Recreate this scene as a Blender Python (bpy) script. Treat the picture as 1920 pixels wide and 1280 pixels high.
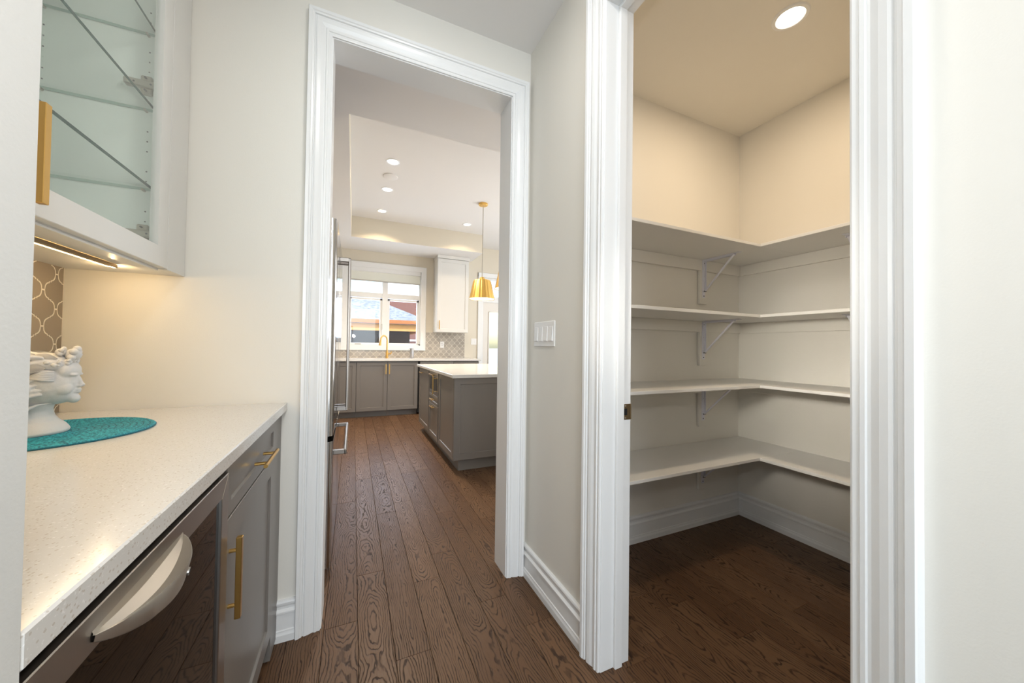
import bpy, bmesh, math, random
from mathutils import Vector, Matrix
R = math.radians
PI = math.pi
random.seed(7)
SC = bpy.context.scene
COL = SC.collection
for o in list(bpy.data.objects):
    bpy.data.objects.remove(o)

# ------------------------------------------------------------------ camera
H = 1.15
YAW, PITCH, ROLL, FPX = R(24.148), R(0.886), R(0.781), 662.9
fw = Vector((math.sin(YAW)*math.cos(PITCH), math.cos(YAW)*math.cos(PITCH), math.sin(PITCH)))
rt = Vector((math.cos(YAW), -math.sin(YAW), 0))
up = rt.cross(fw)
r2 = rt*math.cos(ROLL) + up*math.sin(ROLL)
u2 = -rt*math.sin(ROLL) + up*math.cos(ROLL)
cd = bpy.data.cameras.new('camera')
cd.sensor_width = 36
cd.lens = FPX*36/1920
cd.clip_start = 0.02
cam = bpy.data.objects.new('camera', cd)
COL.objects.link(cam)
m = Matrix((r2, u2, -fw)).transposed().to_4x4()
m.translation = Vector((0, 0, H))
cam.matrix_world = m
SC.camera = cam

# ------------------------------------------------------------------ world, exposure, large lights
SC.view_settings.view_transform = 'Standard'
SC.view_settings.look = 'None'
SC.view_settings.gamma = 1
SC.view_settings.use_curve_mapping = False
SC.view_settings.exposure = 0.26
w = bpy.data.worlds.new('sky')
SC.world = w
w.use_nodes = True
nt = w.node_tree
bg = nt.nodes['Background']
sky = nt.nodes.new('ShaderNodeTexSky')
sky.sky_type = 'NISHITA'
sky.sun_disc = False
sky.sun_elevation = R(28)
sky.sun_rotation = R(200)
sky.air_density = 1.2
sky.dust_density = 1.5
nt.links.new(sky.outputs[0], bg.inputs[0])
bg.inputs[1].default_value = 0.26

def lamp(name, kind, loc, energy, color, size=0.1, size_y=None, rot=(0, 0, 0), spot=None, spread=None):
    ld = bpy.data.lights.new(name, kind)
    ld.energy = energy
    ld.color = color
    if kind == 'AREA':
        ld.size = size
        if size_y:
            ld.shape = 'RECTANGLE'; ld.size_y = size_y
        else:
            ld.shape = 'DISK'
        if spread: ld.spread = spread
    elif kind == 'SUN':
        ld.angle = size
    else:
        ld.shadow_soft_size = size
    o = bpy.data.objects.new(name, ld)
    o.location = loc; o.rotation_euler = rot
    COL.objects.link(o)
    return o
WARM = (1.0, 0.76, 0.50)
WARM2 = (1.0, 0.86, 0.70)
lamp('sun', 'SUN', (0, 10, 9), 3.4, (1.0, 0.95, 0.88), size=R(0.6), rot=(R(52), R(8), R(25)))
# daylight of the room behind the photographer
lamp('daylight_room', 'AREA', (-0.1, -2.4, 1.45), 62, (0.80, 0.90, 1.0), 2.0, 2.4, rot=(R(90), 0, 0))
# camera flash, held above the lens
lamp('camera_flash', 'AREA', (0.0, -0.06, 1.46), 3.0, (1, 0.99, 0.97), 0.10, rot=(R(90), 0, R(-24)))
# fill light added to brighten the pantry through its doorway
lamp('pantry_fill', 'AREA', (-.18, .50, 1.42), 1.6, (1, .94, .84), .22, rot=(R(82), 0, R(-80)), spread=R(40))
# fill light added on the kitchen's unseen right side
lamp('kitchen_fill', 'AREA', (4.3, 4.2, 1.6), 100, (0.92, 0.96, 1.0), 2.6, 2.0, rot=(R(90), 0, R(90)))
# daylight entering the sink window
lamp('daylight_window', 'AREA', (0.45, 6.95, 1.75), 26, (0.66, 0.78, 1.0), 1.3, 1.0, rot=(R(-68), 0, 0))

# ------------------------------------------------------------------ materials
MAT = {}
def new_mat(name):
    mt = bpy.data.materials.new(name)
    mt.use_nodes = True
    MAT[name] = mt
    n = mt.node_tree.nodes
    return mt, n, mt.node_tree.links, n['Principled BSDF']
def mat(name, color, rough=0.5, metal=0.0, bump=0.0, bscale=200, var=0.0, vscale=5, spec=None, emit=None, estr=0, aniso=0, coat=0):
    mt, n, l, b = new_mat(name)
    b.inputs['Base Color'].default_value = (*color, 1)
    b.inputs['Roughness'].default_value = rough
    b.inputs['Metallic'].default_value = metal
    if spec is not None: b.inputs['Specular IOR Level'].default_value = spec
    if coat: b.inputs['Coat Weight'].default_value = coat
    if emit:
        b.inputs['Emission Color'].default_value = (*emit, 1)
        b.inputs['Emission Strength'].default_value = estr
    tc = n.new('ShaderNodeTexCoord')
    if var:
        nz = n.new('ShaderNodeTexNoise'); nz.inputs['Scale'].default_value = vscale; nz.inputs['Detail'].default_value = 4
        l.new(tc.outputs['Object'], nz.inputs['Vector'])
        mx = n.new('ShaderNodeMix'); mx.data_type = 'RGBA'
        mx.inputs[6].default_value = (*[c*(1-var) for c in color], 1)
        mx.inputs[7].default_value = (*[min(1, c*(1+var)) for c in color], 1)
        l.new(nz.outputs['Fac'], mx.inputs[0]); l.new(mx.outputs[2], b.inputs['Base Color'])
    if bump:
        nb = n.new('ShaderNodeTexNoise'); nb.inputs['Scale'].default_value = bscale; nb.inputs['Detail'].default_value = 3
        mp = n.new('ShaderNodeMapping')
        if aniso: mp.inputs['Scale'].default_value = aniso
        l.new(tc.outputs['Object'], mp.inputs['Vector']); l.new(mp.outputs[0], nb.inputs['Vector'])
        bp = n.new('ShaderNodeBump'); bp.inputs['Strength'].default_value = bump; bp.inputs['Distance'].default_value = 0.002
        l.new(nb.outputs['Fac'], bp.inputs['Height']); l.new(bp.outputs[0], b.inputs['Normal'])
    return mt
mat('wall_paint', (0.76, 0.73, 0.665), 0.55, bump=0.10, bscale=260, var=0.012)
mat('wall_paint_cool', (0.64, 0.645, 0.63), 0.6, bump=0.10, bscale=260, var=0.012)
mat('kitchen_paint', (0.68, 0.62, 0.51), 0.6, bump=0.08, bscale=260, var=0.01)
mat('ceiling_paint', (0.80, 0.78, 0.76), 0.85, bump=0.10, bscale=300)
mat('trim_paint', (0.80, 0.80, 0.79), 0.28, var=0.008)
mat('shelf_white', (0.80, 0.785, 0.75), 0.4, var=0.01)
mat('cabinet_white', (0.70, 0.69, 0.66), 0.35, var=0.006)
mat('cabinet_grey', (0.175, 0.158, 0.142), 0.36, var=0.02, bump=0.04, bscale=300)
mat('brass', (0.62, 0.38, 0.12), 0.28, 1.0, bump=0.08, bscale=120, aniso=(1, 1, 6))
mat('brass_shade', (0.80, 0.50, 0.14), 0.34, 0.9)
mat('steel', (0.42, 0.39, 0.36), 0.30, 1.0, bump=0.06, bscale=90, aniso=(14, 14, 0.5))
mat('handle_steel', (0.30, 0.27, 0.24), 0.36, 1.0)
mat('steel_mirror', (0.50, 0.48, 0.46), 0.13, 1.0)
mat('nickel', (0.52, 0.48, 0.42), 0.42, 0.9)
mat('dark_nickel', (0.26, 0.19, 0.11), 0.35, 0.9)
mat('black_gap', (0.01, 0.01, 0.01), 0.6)
mat('black_plastic', (0.018, 0.016, 0.014), 0.35)
mat('fridge_liner', (0.02, 0.017, 0.014), 0.5)
mat('rack_wire', (0.16, 0.14, 0.12), 0.35, 0.8)
mat('grout', (0.74, 0.69, 0.60), 0.8, bump=0.2, bscale=500)
mat('plaster', (0.62, 0.61, 0.60), 0.62, bump=0.12, bscale=300, var=0.03, vscale=30)
mat('plastic_white', (0.83, 0.82, 0.80), 0.3)
mat('bracket_white', (0.76, 0.76, 0.82), 0.35)
mat('screw', (0.13, 0.12, 0.13), 0.4, 0.8)
mat('mint_liner', (0.86, 0.90, 0.86), 0.45)
mat('glow', (1, 0.9, 0.75), 0.5, emit=(1, 0.93, 0.80), estr=9)
mat('glow_warm', (1, 0.8, 0.5), 0.5, emit=(1, 0.66, 0.26), estr=14)
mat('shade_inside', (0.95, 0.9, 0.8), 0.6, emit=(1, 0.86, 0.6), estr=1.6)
mat('door_white', (0.74, 0.70, 0.64), 0.4)
mat('blind', (0.80, 0.80, 0.72), 0.8)
mat('timber', (0.46, 0.17, 0.06), 0.7, var=0.15, vscale=6)
mat('timber_light', (0.66, 0.36, 0.13), 0.7, var=0.15, vscale=6)
mat('timber_dark', (0.055, 0.04, 0.04), 0.8)
mat('snow', (0.80, 0.84, 0.92), 0.9, bump=0.3, bscale=4)
mat('soap_steel', (0.42, 0.41, 0.41), 0.35, 1.0)
mat('house_brick', (0.20, 0.10, 0.095), 0.9, var=0.3, vscale=14)
mat('gutter', (0.75, 0.78, 0.85), 0.5)

# roof shingles
mt, n, l, b = new_mat('shingle')
tc = n.new('ShaderNodeTexCoord')
br = n.new('ShaderNodeTexNoise'); br.inputs['Scale'].default_value = 9; br.inputs['Detail'].default_value = 6
l.new(tc.outputs['Object'], br.inputs['Vector'])
cr = n.new('ShaderNodeValToRGB')
cr.color_ramp.elements[0].position = .38; cr.color_ramp.elements[0].color = (.27, .31, .40, 1)
cr.color_ramp.elements[1].position = .62; cr.color_ramp.elements[1].color = (.46, .51, .62, 1)
l.new(br.outputs['Fac'], cr.inputs[0]); l.new(cr.outputs[0], b.inputs['Base Color'])
b.inputs['Roughness'].default_value = .9

# quartz with small grey flecks
mt, n, l, b = new_mat('quartz')
tc = n.new('ShaderNodeTexCoord')
vo = n.new('ShaderNodeTexVoronoi'); vo.inputs['Scale'].default_value = 230; vo.inputs['Randomness'].default_value = 1
mp = n.new('ShaderNodeMapping'); mp.inputs['Scale'].default_value = (1, 0.75, 1)
l.new(tc.outputs['Object'], mp.inputs[0]); l.new(mp.outputs[0], vo.inputs['Vector'])
sz = n.new('ShaderNodeSeparateColor'); l.new(vo.outputs['Color'], sz.inputs[0])
mul = n.new('ShaderNodeMath'); mul.operation = 'MULTIPLY'; mul.inputs[1].default_value = 0.33
l.new(sz.outputs[0], mul.inputs[0])
lt = n.new('ShaderNodeMath'); lt.operation = 'LESS_THAN'
l.new(vo.outputs['Distance'], lt.inputs[0]); l.new(mul.outputs[0], lt.inputs[1])
n2 = n.new('ShaderNodeTexNoise'); n2.inputs['Scale'].default_value = 260; n2.inputs['Detail'].default_value = 2
l.new(tc.outputs['Object'], n2.inputs['Vector'])
mr = n.new('ShaderNodeMapRange'); mr.inputs[1].default_value = .62; mr.inputs[2].default_value = .72
l.new(n2.outputs['Fac'], mr.inputs[0])
m0 = n.new('ShaderNodeMix'); m0.data_type = 'RGBA'
m0.inputs[6].default_value = (.66, .65, .625, 1); m0.inputs[7].default_value = (.78, .77, .755, 1)
l.new(mr.outputs[0], m0.inputs[0])
mx = n.new('ShaderNodeMix'); mx.data_type = 'RGBA'
l.new(m0.outputs[2], mx.inputs[6]); mx.inputs[7].default_value = (.54, .50, .45, 1)
l.new(lt.outputs[0], mx.inputs[0]); l.new(mx.outputs[2], b.inputs['Base Color'])
b.inputs['Roughness'].default_value = .16

# stained oak planks: per-plank cathedral grain
PW, PX0 = 0.1255, 0.038
mt, n, l, b = new_mat('oak')
def M(op, a=None, b_=None, c=None):
    nd = n.new('ShaderNodeMath'); nd.operation = op
    for i, v in enumerate((a, b_, c)):
        if v is None: continue
        if isinstance(v, (int, float)): nd.inputs[i].default_value = v
        else: l.new(v, nd.inputs[i])
    return nd.outputs[0]
def NZ(vec, scale, detail=2, rough=.5, dist=0):
    nd = n.new('ShaderNodeTexNoise'); nd.inputs['Scale'].default_value = scale
    nd.inputs['Detail'].default_value = detail; nd.inputs['Roughness'].default_value = rough
    nd.inputs['Distortion'].default_value = dist
    l.new(vec, nd.inputs['Vector']); return nd.outputs['Fac']
def COMB(x, y, z):
    nd = n.new('ShaderNodeCombineXYZ')
    for i, v in enumerate((x, y, z)):
        if isinstance(v, (int, float)): nd.inputs[i].default_value = v
        else: l.new(v, nd.inputs[i])
    return nd.outputs[0]
tc = n.new('ShaderNodeTexCoord'); sx = n.new('ShaderNodeSeparateXYZ'); l.new(tc.outputs['Object'], sx.inputs[0])
oi = n.new('ShaderNodeObjectInfo'); rnd = oi.outputs['Random']
X, Y = sx.outputs[0], sx.outputs[1]
fr = M('FRACT', M('DIVIDE', M('ADD', X, 10*PW - PX0), PW))
ul = M('MULTIPLY', M('SUBTRACT', fr, 0.5), PW)
r_b = M('FRACT', M('MULTIPLY', rnd, 7.31))
uo = M('ADD', ul, M('MULTIPLY', M('SUBTRACT', r_b, 0.5), 0.07))
yo = M('ADD', Y, M('MULTIPLY', rnd, 41.0))
wv = M('MULTIPLY', M('SUBTRACT', NZ(COMB(r_b, yo, 3.0), 1.7, 1.5), 0.42), 0.26)
dz = M('MULTIPLY', M('SUBTRACT', NZ(COMB(M('MULTIPLY', uo, 3.0), yo, rnd), 7.0, 3), 0.5), 0.034)
dz2 = M('MULTIPLY', M('SUBTRACT', NZ(COMB(M('MULTIPLY', uo, 12.0), M('MULTIPLY', yo, 4.0), rnd), 6.0, 2), 0.5), 0.004)
rad = M('ADD', M('ADD', M('SQRT', M('ADD', M('MULTIPLY', uo, uo), M('MULTIPLY', wv, wv))), dz), dz2)
ph = M('FRACT', M('DIVIDE', M('ADD', rad, 1.0), 0.0085))
tri = M('ABSOLUTE', M('SUBTRACT', ph, 0.5))           # 0..0.5
mr = n.new('ShaderNodeMapRange'); mr.interpolation_type = 'SMOOTHSTEP'
mr.inputs[1].default_value = .26; mr.inputs[2].default_value = .46
l.new(tri, mr.inputs[0]); line = mr.outputs[0]
fine = NZ(COMB(M('MULTIPLY', uo, 28.0), M('MULTIPLY', yo, 1.2), rnd), 18.0, 4, .65)
mf = n.new('ShaderNodeMapRange'); mf.inputs[1].default_value = .5; mf.inputs[2].default_value = .72
l.new(fine, mf.inputs[0])
brk = NZ(COMB(M('MULTIPLY', uo, 8.0), M('MULTIPLY', yo, 1.5), rnd), 6.0, 2)
mb = n.new('ShaderNodeMapRange'); mb.inputs[1].default_value = .32; mb.inputs[2].default_value = .6
l.new(brk, mb.inputs[0])
lw = M('MULTIPLY', line, M('ADD', 0.35, M('MULTIPLY', mb.outputs[0], 0.65)))
dark = M('MINIMUM', M('ADD', M('MULTIPLY', lw, 0.95), M('MULTIPLY', mf.outputs[0], 0.30)), 1.0)
base = n.new('ShaderNodeMix'); base.data_type = 'RGBA'
base.inputs[6].default_value = (.110, .057, .029, 1); base.inputs[7].default_value = (.158, .088, .047, 1)
l.new(M('FRACT', M('MULTIPLY', rnd, 3.7)), base.inputs[0])
mx = n.new('ShaderNodeMix'); mx.data_type = 'RGBA'
l.new(dark, mx.inputs[0]); l.new(base.outputs[2], mx.inputs[6]); mx.inputs[7].default_value = (.034, .019, .012, 1)
l.new(mx.outputs[2], b.inputs['Base Color'])
b.inputs['Specular IOR Level'].default_value = .18
l.new(M('ADD', 0.32, M('MULTIPLY', dark, 0.25)), b.inputs['Roughness'])
bp = n.new('ShaderNodeBump'); bp.inputs['Strength'].default_value = .45; bp.inputs['Distance'].default_value = .0012
l.new(M('SUBTRACT', 1.0, dark), bp.inputs['Height']); l.new(bp.outputs[0], b.inputs['Normal'])

# glazed taupe tile with slight shade variation
mt, n, l, b = new_mat('tile_glaze')
oi = n.new('ShaderNodeObjectInfo')
mx = n.new('ShaderNodeMix'); mx.data_type = 'RGBA'
mx.inputs[6].default_value = (.235, .195, .155, 1); mx.inputs[7].default_value = (.30, .252, .205, 1)
l.new(oi.outputs['Random'], mx.inputs[0]); l.new(mx.outputs[2], b.inputs['Base Color'])
b.inputs['Roughness'].default_value = .22
mt2 = mt.copy(); mt2.name = 'tile_glaze_kitchen_lit'; MAT['tile_glaze_kitchen_lit'] = mt2  # same tile, with the kitchen's brighter light put into the colour
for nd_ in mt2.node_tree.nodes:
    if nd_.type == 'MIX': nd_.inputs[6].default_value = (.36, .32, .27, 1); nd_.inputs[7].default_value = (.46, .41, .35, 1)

# placemat: teal braid
mt, n, l, b = new_mat('teal_straw')
tc = n.new('ShaderNodeTexCoord')
nz = n.new('ShaderNodeTexNoise'); nz.inputs['Scale'].default_value = 260; nz.inputs['Detail'].default_value = 3
l.new(tc.outputs['Object'], nz.inputs['Vector'])
cr = n.new('ShaderNodeValToRGB')
cr.color_ramp.elements[0].position = .35; cr.color_ramp.elements[0].color = (.003, .12, .17, 1)
cr.color_ramp.elements[1].position = .68; cr.color_ramp.elements[1].color = (.035, .42, .52, 1)
l.new(nz.outputs['Fac'], cr.inputs[0]); l.new(cr.outputs[0], b.inputs['Base Color'])
bp = n.new('ShaderNodeBump'); bp.inputs['Strength'].default_value = .35; bp.inputs['Distance'].default_value = .0015
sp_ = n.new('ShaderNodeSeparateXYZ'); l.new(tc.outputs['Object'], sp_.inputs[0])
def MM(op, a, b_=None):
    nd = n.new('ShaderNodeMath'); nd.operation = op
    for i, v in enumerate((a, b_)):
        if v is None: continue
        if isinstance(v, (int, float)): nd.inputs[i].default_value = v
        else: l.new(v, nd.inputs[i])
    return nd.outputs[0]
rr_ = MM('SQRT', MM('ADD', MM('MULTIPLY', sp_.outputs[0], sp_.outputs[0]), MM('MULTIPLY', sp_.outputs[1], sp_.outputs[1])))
groove_shade = MM('GREATER_THAN', MM('ABSOLUTE', MM('SUBTRACT', MM('FRACT', MM('DIVIDE', rr_, .190/15)), .5)), .40)  # shade in the grooves between braid rings, painted into the colour
mz = n.new('ShaderNodeMix'); mz.data_type = 'RGBA'; l.new(MM('MULTIPLY', groove_shade, .75), mz.inputs[0])
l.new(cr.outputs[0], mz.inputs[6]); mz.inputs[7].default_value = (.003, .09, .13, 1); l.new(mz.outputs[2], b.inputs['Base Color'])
l.new(nz.outputs['Fac'], bp.inputs['Height']); l.new(bp.outputs[0], b.inputs['Normal'])
b.inputs['Roughness'].default_value = .7

def glass_mat(name, tint, ior=1.45, extra=0.0, grough=0.02):
    mt = bpy.data.materials.new(name); mt.use_nodes = True; MAT[name] = mt
    n = mt.node_tree.nodes; l = mt.node_tree.links
    n.remove(n['Principled BSDF'])
    tr = n.new('ShaderNodeBsdfTransparent'); tr.inputs[0].default_value = (*tint, 1)
    gl = n.new('ShaderNodeBsdfGlossy'); gl.inputs['Roughness'].default_value = grough
    gl.inputs[0].default_value = (1, 1, 1, 1)
    lwt = n.new('ShaderNodeLayerWeight'); lwt.inputs[0].default_value = .5
    pw = n.new('ShaderNodeMath'); pw.operation = 'POWER'; pw.inputs[1].default_value = 5.0
    l.new(lwt.outputs['Facing'], pw.inputs[0])
    fs = n.new('ShaderNodeMath'); fs.operation = 'MULTIPLY_ADD'; fs.inputs[1].default_value = .9
    f0 = ((ior-1)/(ior+1))**2; fs.inputs[2].default_value = f0
    l.new(pw.outputs[0], fs.inputs[0])
    mx = n.new('ShaderNodeMixShader')
    l.new(fs.outputs[0], mx.inputs[0]); l.new(tr.outputs[0], mx.inputs[1]); l.new(gl.outputs[0], mx.inputs[2])
    l.new(mx.outputs[0], n['Material Output'].inputs[0])
    return mt
glass_mat('clear_glass', (.97, .99, .98))
glass_mat('green_glass', (.980, .997, .988))
glass_mat('smoked_glass', (.05, .042, .036), ior=1.45)
mat('glass_edge', (.006, .045, .036), 0.5, spec=.1)
mat('glass_edge_pale', (.36, .50, .44), 0.2)

# ------------------------------------------------------------------ helpers
ORI = {}
def obj(name, bm, material, parent=None, smooth=False, label=None, loc=None, recalc=True):
    """link a bmesh built in world space (or in the parent's local space when the parent is a prototype)"""
    me = bpy.data.meshes.new(name)
    if recalc: bmesh.ops.recalc_face_normals(bm, faces=bm.faces)
    o = bpy.data.objects.new(name, me)
    org = Vector((0, 0, 0))
    if parent is not None:
        org = ORI.get(parent.name, Vector((0, 0, 0)))
        o.parent = parent
        ORI[o.name] = org
    elif loc is not None:
        org = Vector(loc); o.location = org; ORI[o.name] = org
    if org.length > 0: bmesh.ops.translate(bm, verts=bm.verts, vec=-org)
    bm.to_mesh(me); bm.free()
    ms = material if isinstance(material, (list, tuple)) else [material]
    for x in ms: me.materials.append(MAT[x])
    if smooth:
        for p in me.polygons: p.use_smooth = True
        if smooth != 'full':
            try: me.set_sharp_from_angle(angle=R(35))
            except Exception: pass
    COL.objects.link(o)
    if label: o['label'] = label
    return o
def thing(name, label, cat, loc=(0, 0, 0), rotz=0, group=None, local=False):
    o = bpy.data.objects.new(name, None)
    o.empty_display_size = .05
    COL.objects.link(o)
    o.location = loc; o.rotation_euler = (0, 0, rotz)
    ORI[o.name] = Vector((0, 0, 0)) if local else Vector(loc)
    tag(o, label, cat, group)
    return o
def tag(o, label, cat, group=None):
    o['label'] = label; o['category'] = cat
    if group: o['group'] = group
    return o
def struct_e(name, label=None):
    o = bpy.data.objects.new(name, None); o.empty_display_size = .05
    COL.objects.link(o); o['kind'] = 'structure'; ORI[o.name] = Vector((0, 0, 0))
    return o
def struct(name, bm, material, smooth=False):
    o = obj(name, bm, material, None, smooth); o['kind'] = 'structure'; return o
def dup(root, loc, rotz=None, label=None, group=None):
    r = root.copy(); COL.objects.link(r); r.location = loc
    if rotz is not None: r.rotation_euler = (0, 0, rotz)
    if label: r['label'] = label
    if group: r['group'] = group
    for ch in list(root.children):
        c = ch.copy(); COL.objects.link(c); c.parent = r
        for g in ch.children:
            d = g.copy(); COL.objects.link(d); d.parent = c
    return r
NB = bmesh.new
def box(bm, x0, x1, y0, y1, z0, z1, bev=0.0, mi=0, Mx=None):
    vs = [bm.verts.new((x, y, z)) for x in (x0, x1) for y in (y0, y1) for z in (z0, z1)]
    fs = []
    for q in ((0, 1, 3, 2), (4, 6, 7, 5), (0, 4, 5, 1), (2, 3, 7, 6), (0, 2, 6, 4), (1, 5, 7, 3)):
        f = bm.faces.new([vs[i] for i in q]); f.material_index = mi; fs.append(f)
    out = vs
    if bev:
        es = list({e for f in fs for e in f.edges})
        res = bmesh.ops.bevel(bm, geom=es, offset=bev, segments=1, affect='EDGES', clamp_overlap=True)
        out = list({v for f in res['faces'] for v in f.verts})
        for f in res['faces']: f.material_index = mi
    if Mx is not None: bmesh.ops.transform(bm, matrix=Mx, verts=out)
    return bm
def tube(bm, pts, rad, seg=10, cap=True, mi=0):
    """tube through points, radius number or list"""
    pts = [Vector(p) for p in pts]; n_ = len(pts)
    rr = rad if isinstance(rad, (list, tuple)) else [rad]*n_
    rings = []; ref = None
    for i, p in enumerate(pts):
        d = (pts[min(i+1, n_-1)] - pts[max(i-1, 0)]).normalized()
        if ref is None:
            ref = d.orthogonal().normalized()
        ref = (ref - d*ref.dot(d)).normalized()
        s = d.cross(ref)
        rings.append([bm.verts.new(p + (ref*math.cos(2*PI*k/seg) + s*math.sin(2*PI*k/seg))*rr[i]) for k in range(seg)])
    for a, b_ in zip(rings, rings[1:]):
        for k in range(seg):
            f = bm.faces.new((a[k], a[(k+1) % seg], b_[(k+1) % seg], b_[k])); f.material_index = mi
    if cap:
        bm.faces.new(rings[0][::-1]).material_index = mi; bm.faces.new(rings[-1]).material_index = mi
    return bm
def lathe(bm, prof, c=(0, 0, 0), seg=32, mi=0, close=False):
    c = Vector(c); rings = []
    for r_, z in prof:
        if r_ < 1e-6: rings.append([bm.verts.new(c + Vector((0, 0, z)))])
        else: rings.append([bm.verts.new(c + Vector((r_*math.cos(2*PI*k/seg), r_*math.sin(2*PI*k/seg), z))) for k in range(seg)])
    for a, b_ in zip(rings, rings[1:]):
        for k in range(seg):
            k2 = (k+1) % seg
            if len(a) == 1 and len(b_) == 1: continue
            if len(a) == 1: f = bm.faces.new((a[0], b_[k], b_[k2]))
            elif len(b_) == 1: f = bm.faces.new((a[k], b_[0], a[k2]))
            else: f = bm.faces.new((a[k], b_[k], b_[k2], a[k2]))
            f.material_index = mi
    return bm
def sweep(bm, frames, prof, cap=True):
    """frames: (origin, Uvec, Dvec); prof: (u, d) points"""
    rings = []
    for o_, U, D in frames:
        o_, U, D = Vector(o_), Vector(U), Vector(D)
        rings.append([bm.verts.new(o_ + U*u + D*d) for u, d in prof])
    k = len(prof)
    for a, b_ in zip(rings, rings[1:]):
        for i in range(k):
            bm.faces.new((a[i], a[(i+1) % k], b_[(i+1) % k], b_[i]))
    if cap:
        bm.faces.new(rings[0][::-1]); bm.faces.new(rings[-1])
    return bm
def ellip(bm, c, r_, rot=None, sub=3):
    Mx = Matrix.Translation(c) @ (rot.to_4x4() if rot else Matrix()) @ Matrix.Diagonal((*r_, 1))
    bmesh.ops.create_icosphere(bm, subdivisions=sub, radius=1, matrix=Mx)
def shaker(name, parent, w, h, Mx, material='cabinet_grey', rail=0.057, rec=0.007, t=0.02, glass=False, label=None):
    """framed panel: local x 0..w, z 0..h, front at y=0 facing -y"""
    bm = NB()
    def rect(i, y):
        return [bm.verts.new((a, y, b_)) for a, b_ in ((i, i), (w-i, i), (w-i, h-i), (i, h-i))]
    e = .0015
    A0 = rect(0, t); A1 = rect(0, e); A2 = rect(e, 0); A3 = rect(rail, 0)
    A4 = rect(rail+(.003 if not glass else 0), rec if not glass else t)
    seq = [A0, A1, A2, A3, A4]
    for a, b_ in zip(seq, seq[1:]):
        for k in range(4):
            bm.faces.new((a[k], a[(k+1) % 4], b_[(k+1) % 4], b_[k]))
    if not glass:
        bm.faces.new(A4); bm.faces.new(A0[::-1])
    else:
        for k in range(4): bm.faces.new((A4[k], A4[(k+1) % 4], A0[(k+1) % 4], A0[k]))
    bmesh.ops.transform(bm, matrix=Mx, verts=bm.verts)
    return obj(name, bm, material, parent, label=label)
def TR(x, y, z, rz=0): return Matrix.Translation((x, y, z)) @ Matrix.Rotation(rz, 4, 'Z')
def bar_handle(name, parent, c, axis, length, nrm, off=0.03, thick=0.011, rnd=False, inset=0.03, mi='brass', pr=.0045):
    """bar centred at c (on the door face), along axis, standing off along nrm"""
    c, axis, nrm = Vector(c), Vector(axis), Vector(nrm)
    bm = NB()
    if rnd:
        tube(bm, [c + nrm*off - axis*length/2, c + nrm*off + axis*length/2], thick/2, 12)
    else:
        side = axis.cross(nrm)
        Mx = Matrix((axis, nrm, side)).transposed().to_4x4(); Mx.translation = c + nrm*off
        box(bm, -length/2, length/2, -thick*.45, thick*.45, -thick/2, thick/2, .001, Mx=Mx)
    for s in (-1, 1):
        q = c + axis*s*(length/2 - inset)
        tube(bm, [q, q + nrm*(off - thick*.2)], pr, 10)
    return obj(name, bm, mi, parent, smooth=True)

# ------------------------------------------------------------------ dimensions
YA, YB = 1.635, 1.775           # wall with the kitchen doorway
XB, XB2 = 0.82, 0.945           # wall with the pantry doorway
XL = -0.865                     # tiled wall of the niche
DL, DR, DH = -0.098, 0.712, 2.42   # kitchen doorway
PY0, PY1, PH = 0.333, 1.024, 2.42  # pantry doorway
ZC = 2.68
PXC, PYF, PYN = 2.50, 1.632, 0.20
KZ, TZ = 2.80, 3.12             # kitchen soffit, tray ceiling
KY = 6.68
# ------------------------------------------------------------------ structure
def wall(name, boxes, m_='wall_paint'):
    bm = NB()
    for b_ in boxes: box(bm, *b_)
    return struct(name, bm, m_)
JT = .0122
wall('wall_kitchen_side', [(-1.6, DL-JT, YA, YB, 0, TZ+.1), (DR+JT, 4.6, YA, YB, 0, TZ+.1), (DL-JT, DR+JT, YA, YB, DH+JT, TZ+.1)])
wall('wall_pantry_side', [(XB, XB2, PY1+JT, YA, 0, ZC+.1), (XB, XB2, -2.6, PY0-JT, 0, ZC+.1), (XB, XB2, PY0-JT, PY1+JT, PH+JT, ZC+.1)])
wall('wall_left', [(XL-.12, XL, .42, YA, 0, ZC+.1)])
wall('wall_niche_return', [(-1.6, -.2335, .29, .412, 0, ZC+.1)], 'wall_paint_cool')
wall('wall_behind', [(-1.7, 1.0, -2.72, -2.6, 0, ZC+.1)], 'wall_paint_cool')
wall('wall_behind_left', [(-1.7, -1.6, -2.6, .42, 0, ZC+.1)], 'wall_paint_cool')
wall('wall_pantry_back', [(PXC, PXC+.12, PYN-.12, YA, 0, ZC+.1)])
wall('wall_pantry_near', [(XB2, PXC, PYN-.12, PYN, 0, ZC+.1)])
wall('wall_kitchen_left', [(-1.0, -.9, YB, KY+.15, 0, TZ+.1)], 'kitchen_paint')
wall('wall_kitchen_right', [(4.5, 4.6, YB, KY+.15, 0, TZ+.1)], 'kitchen_paint')
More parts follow.
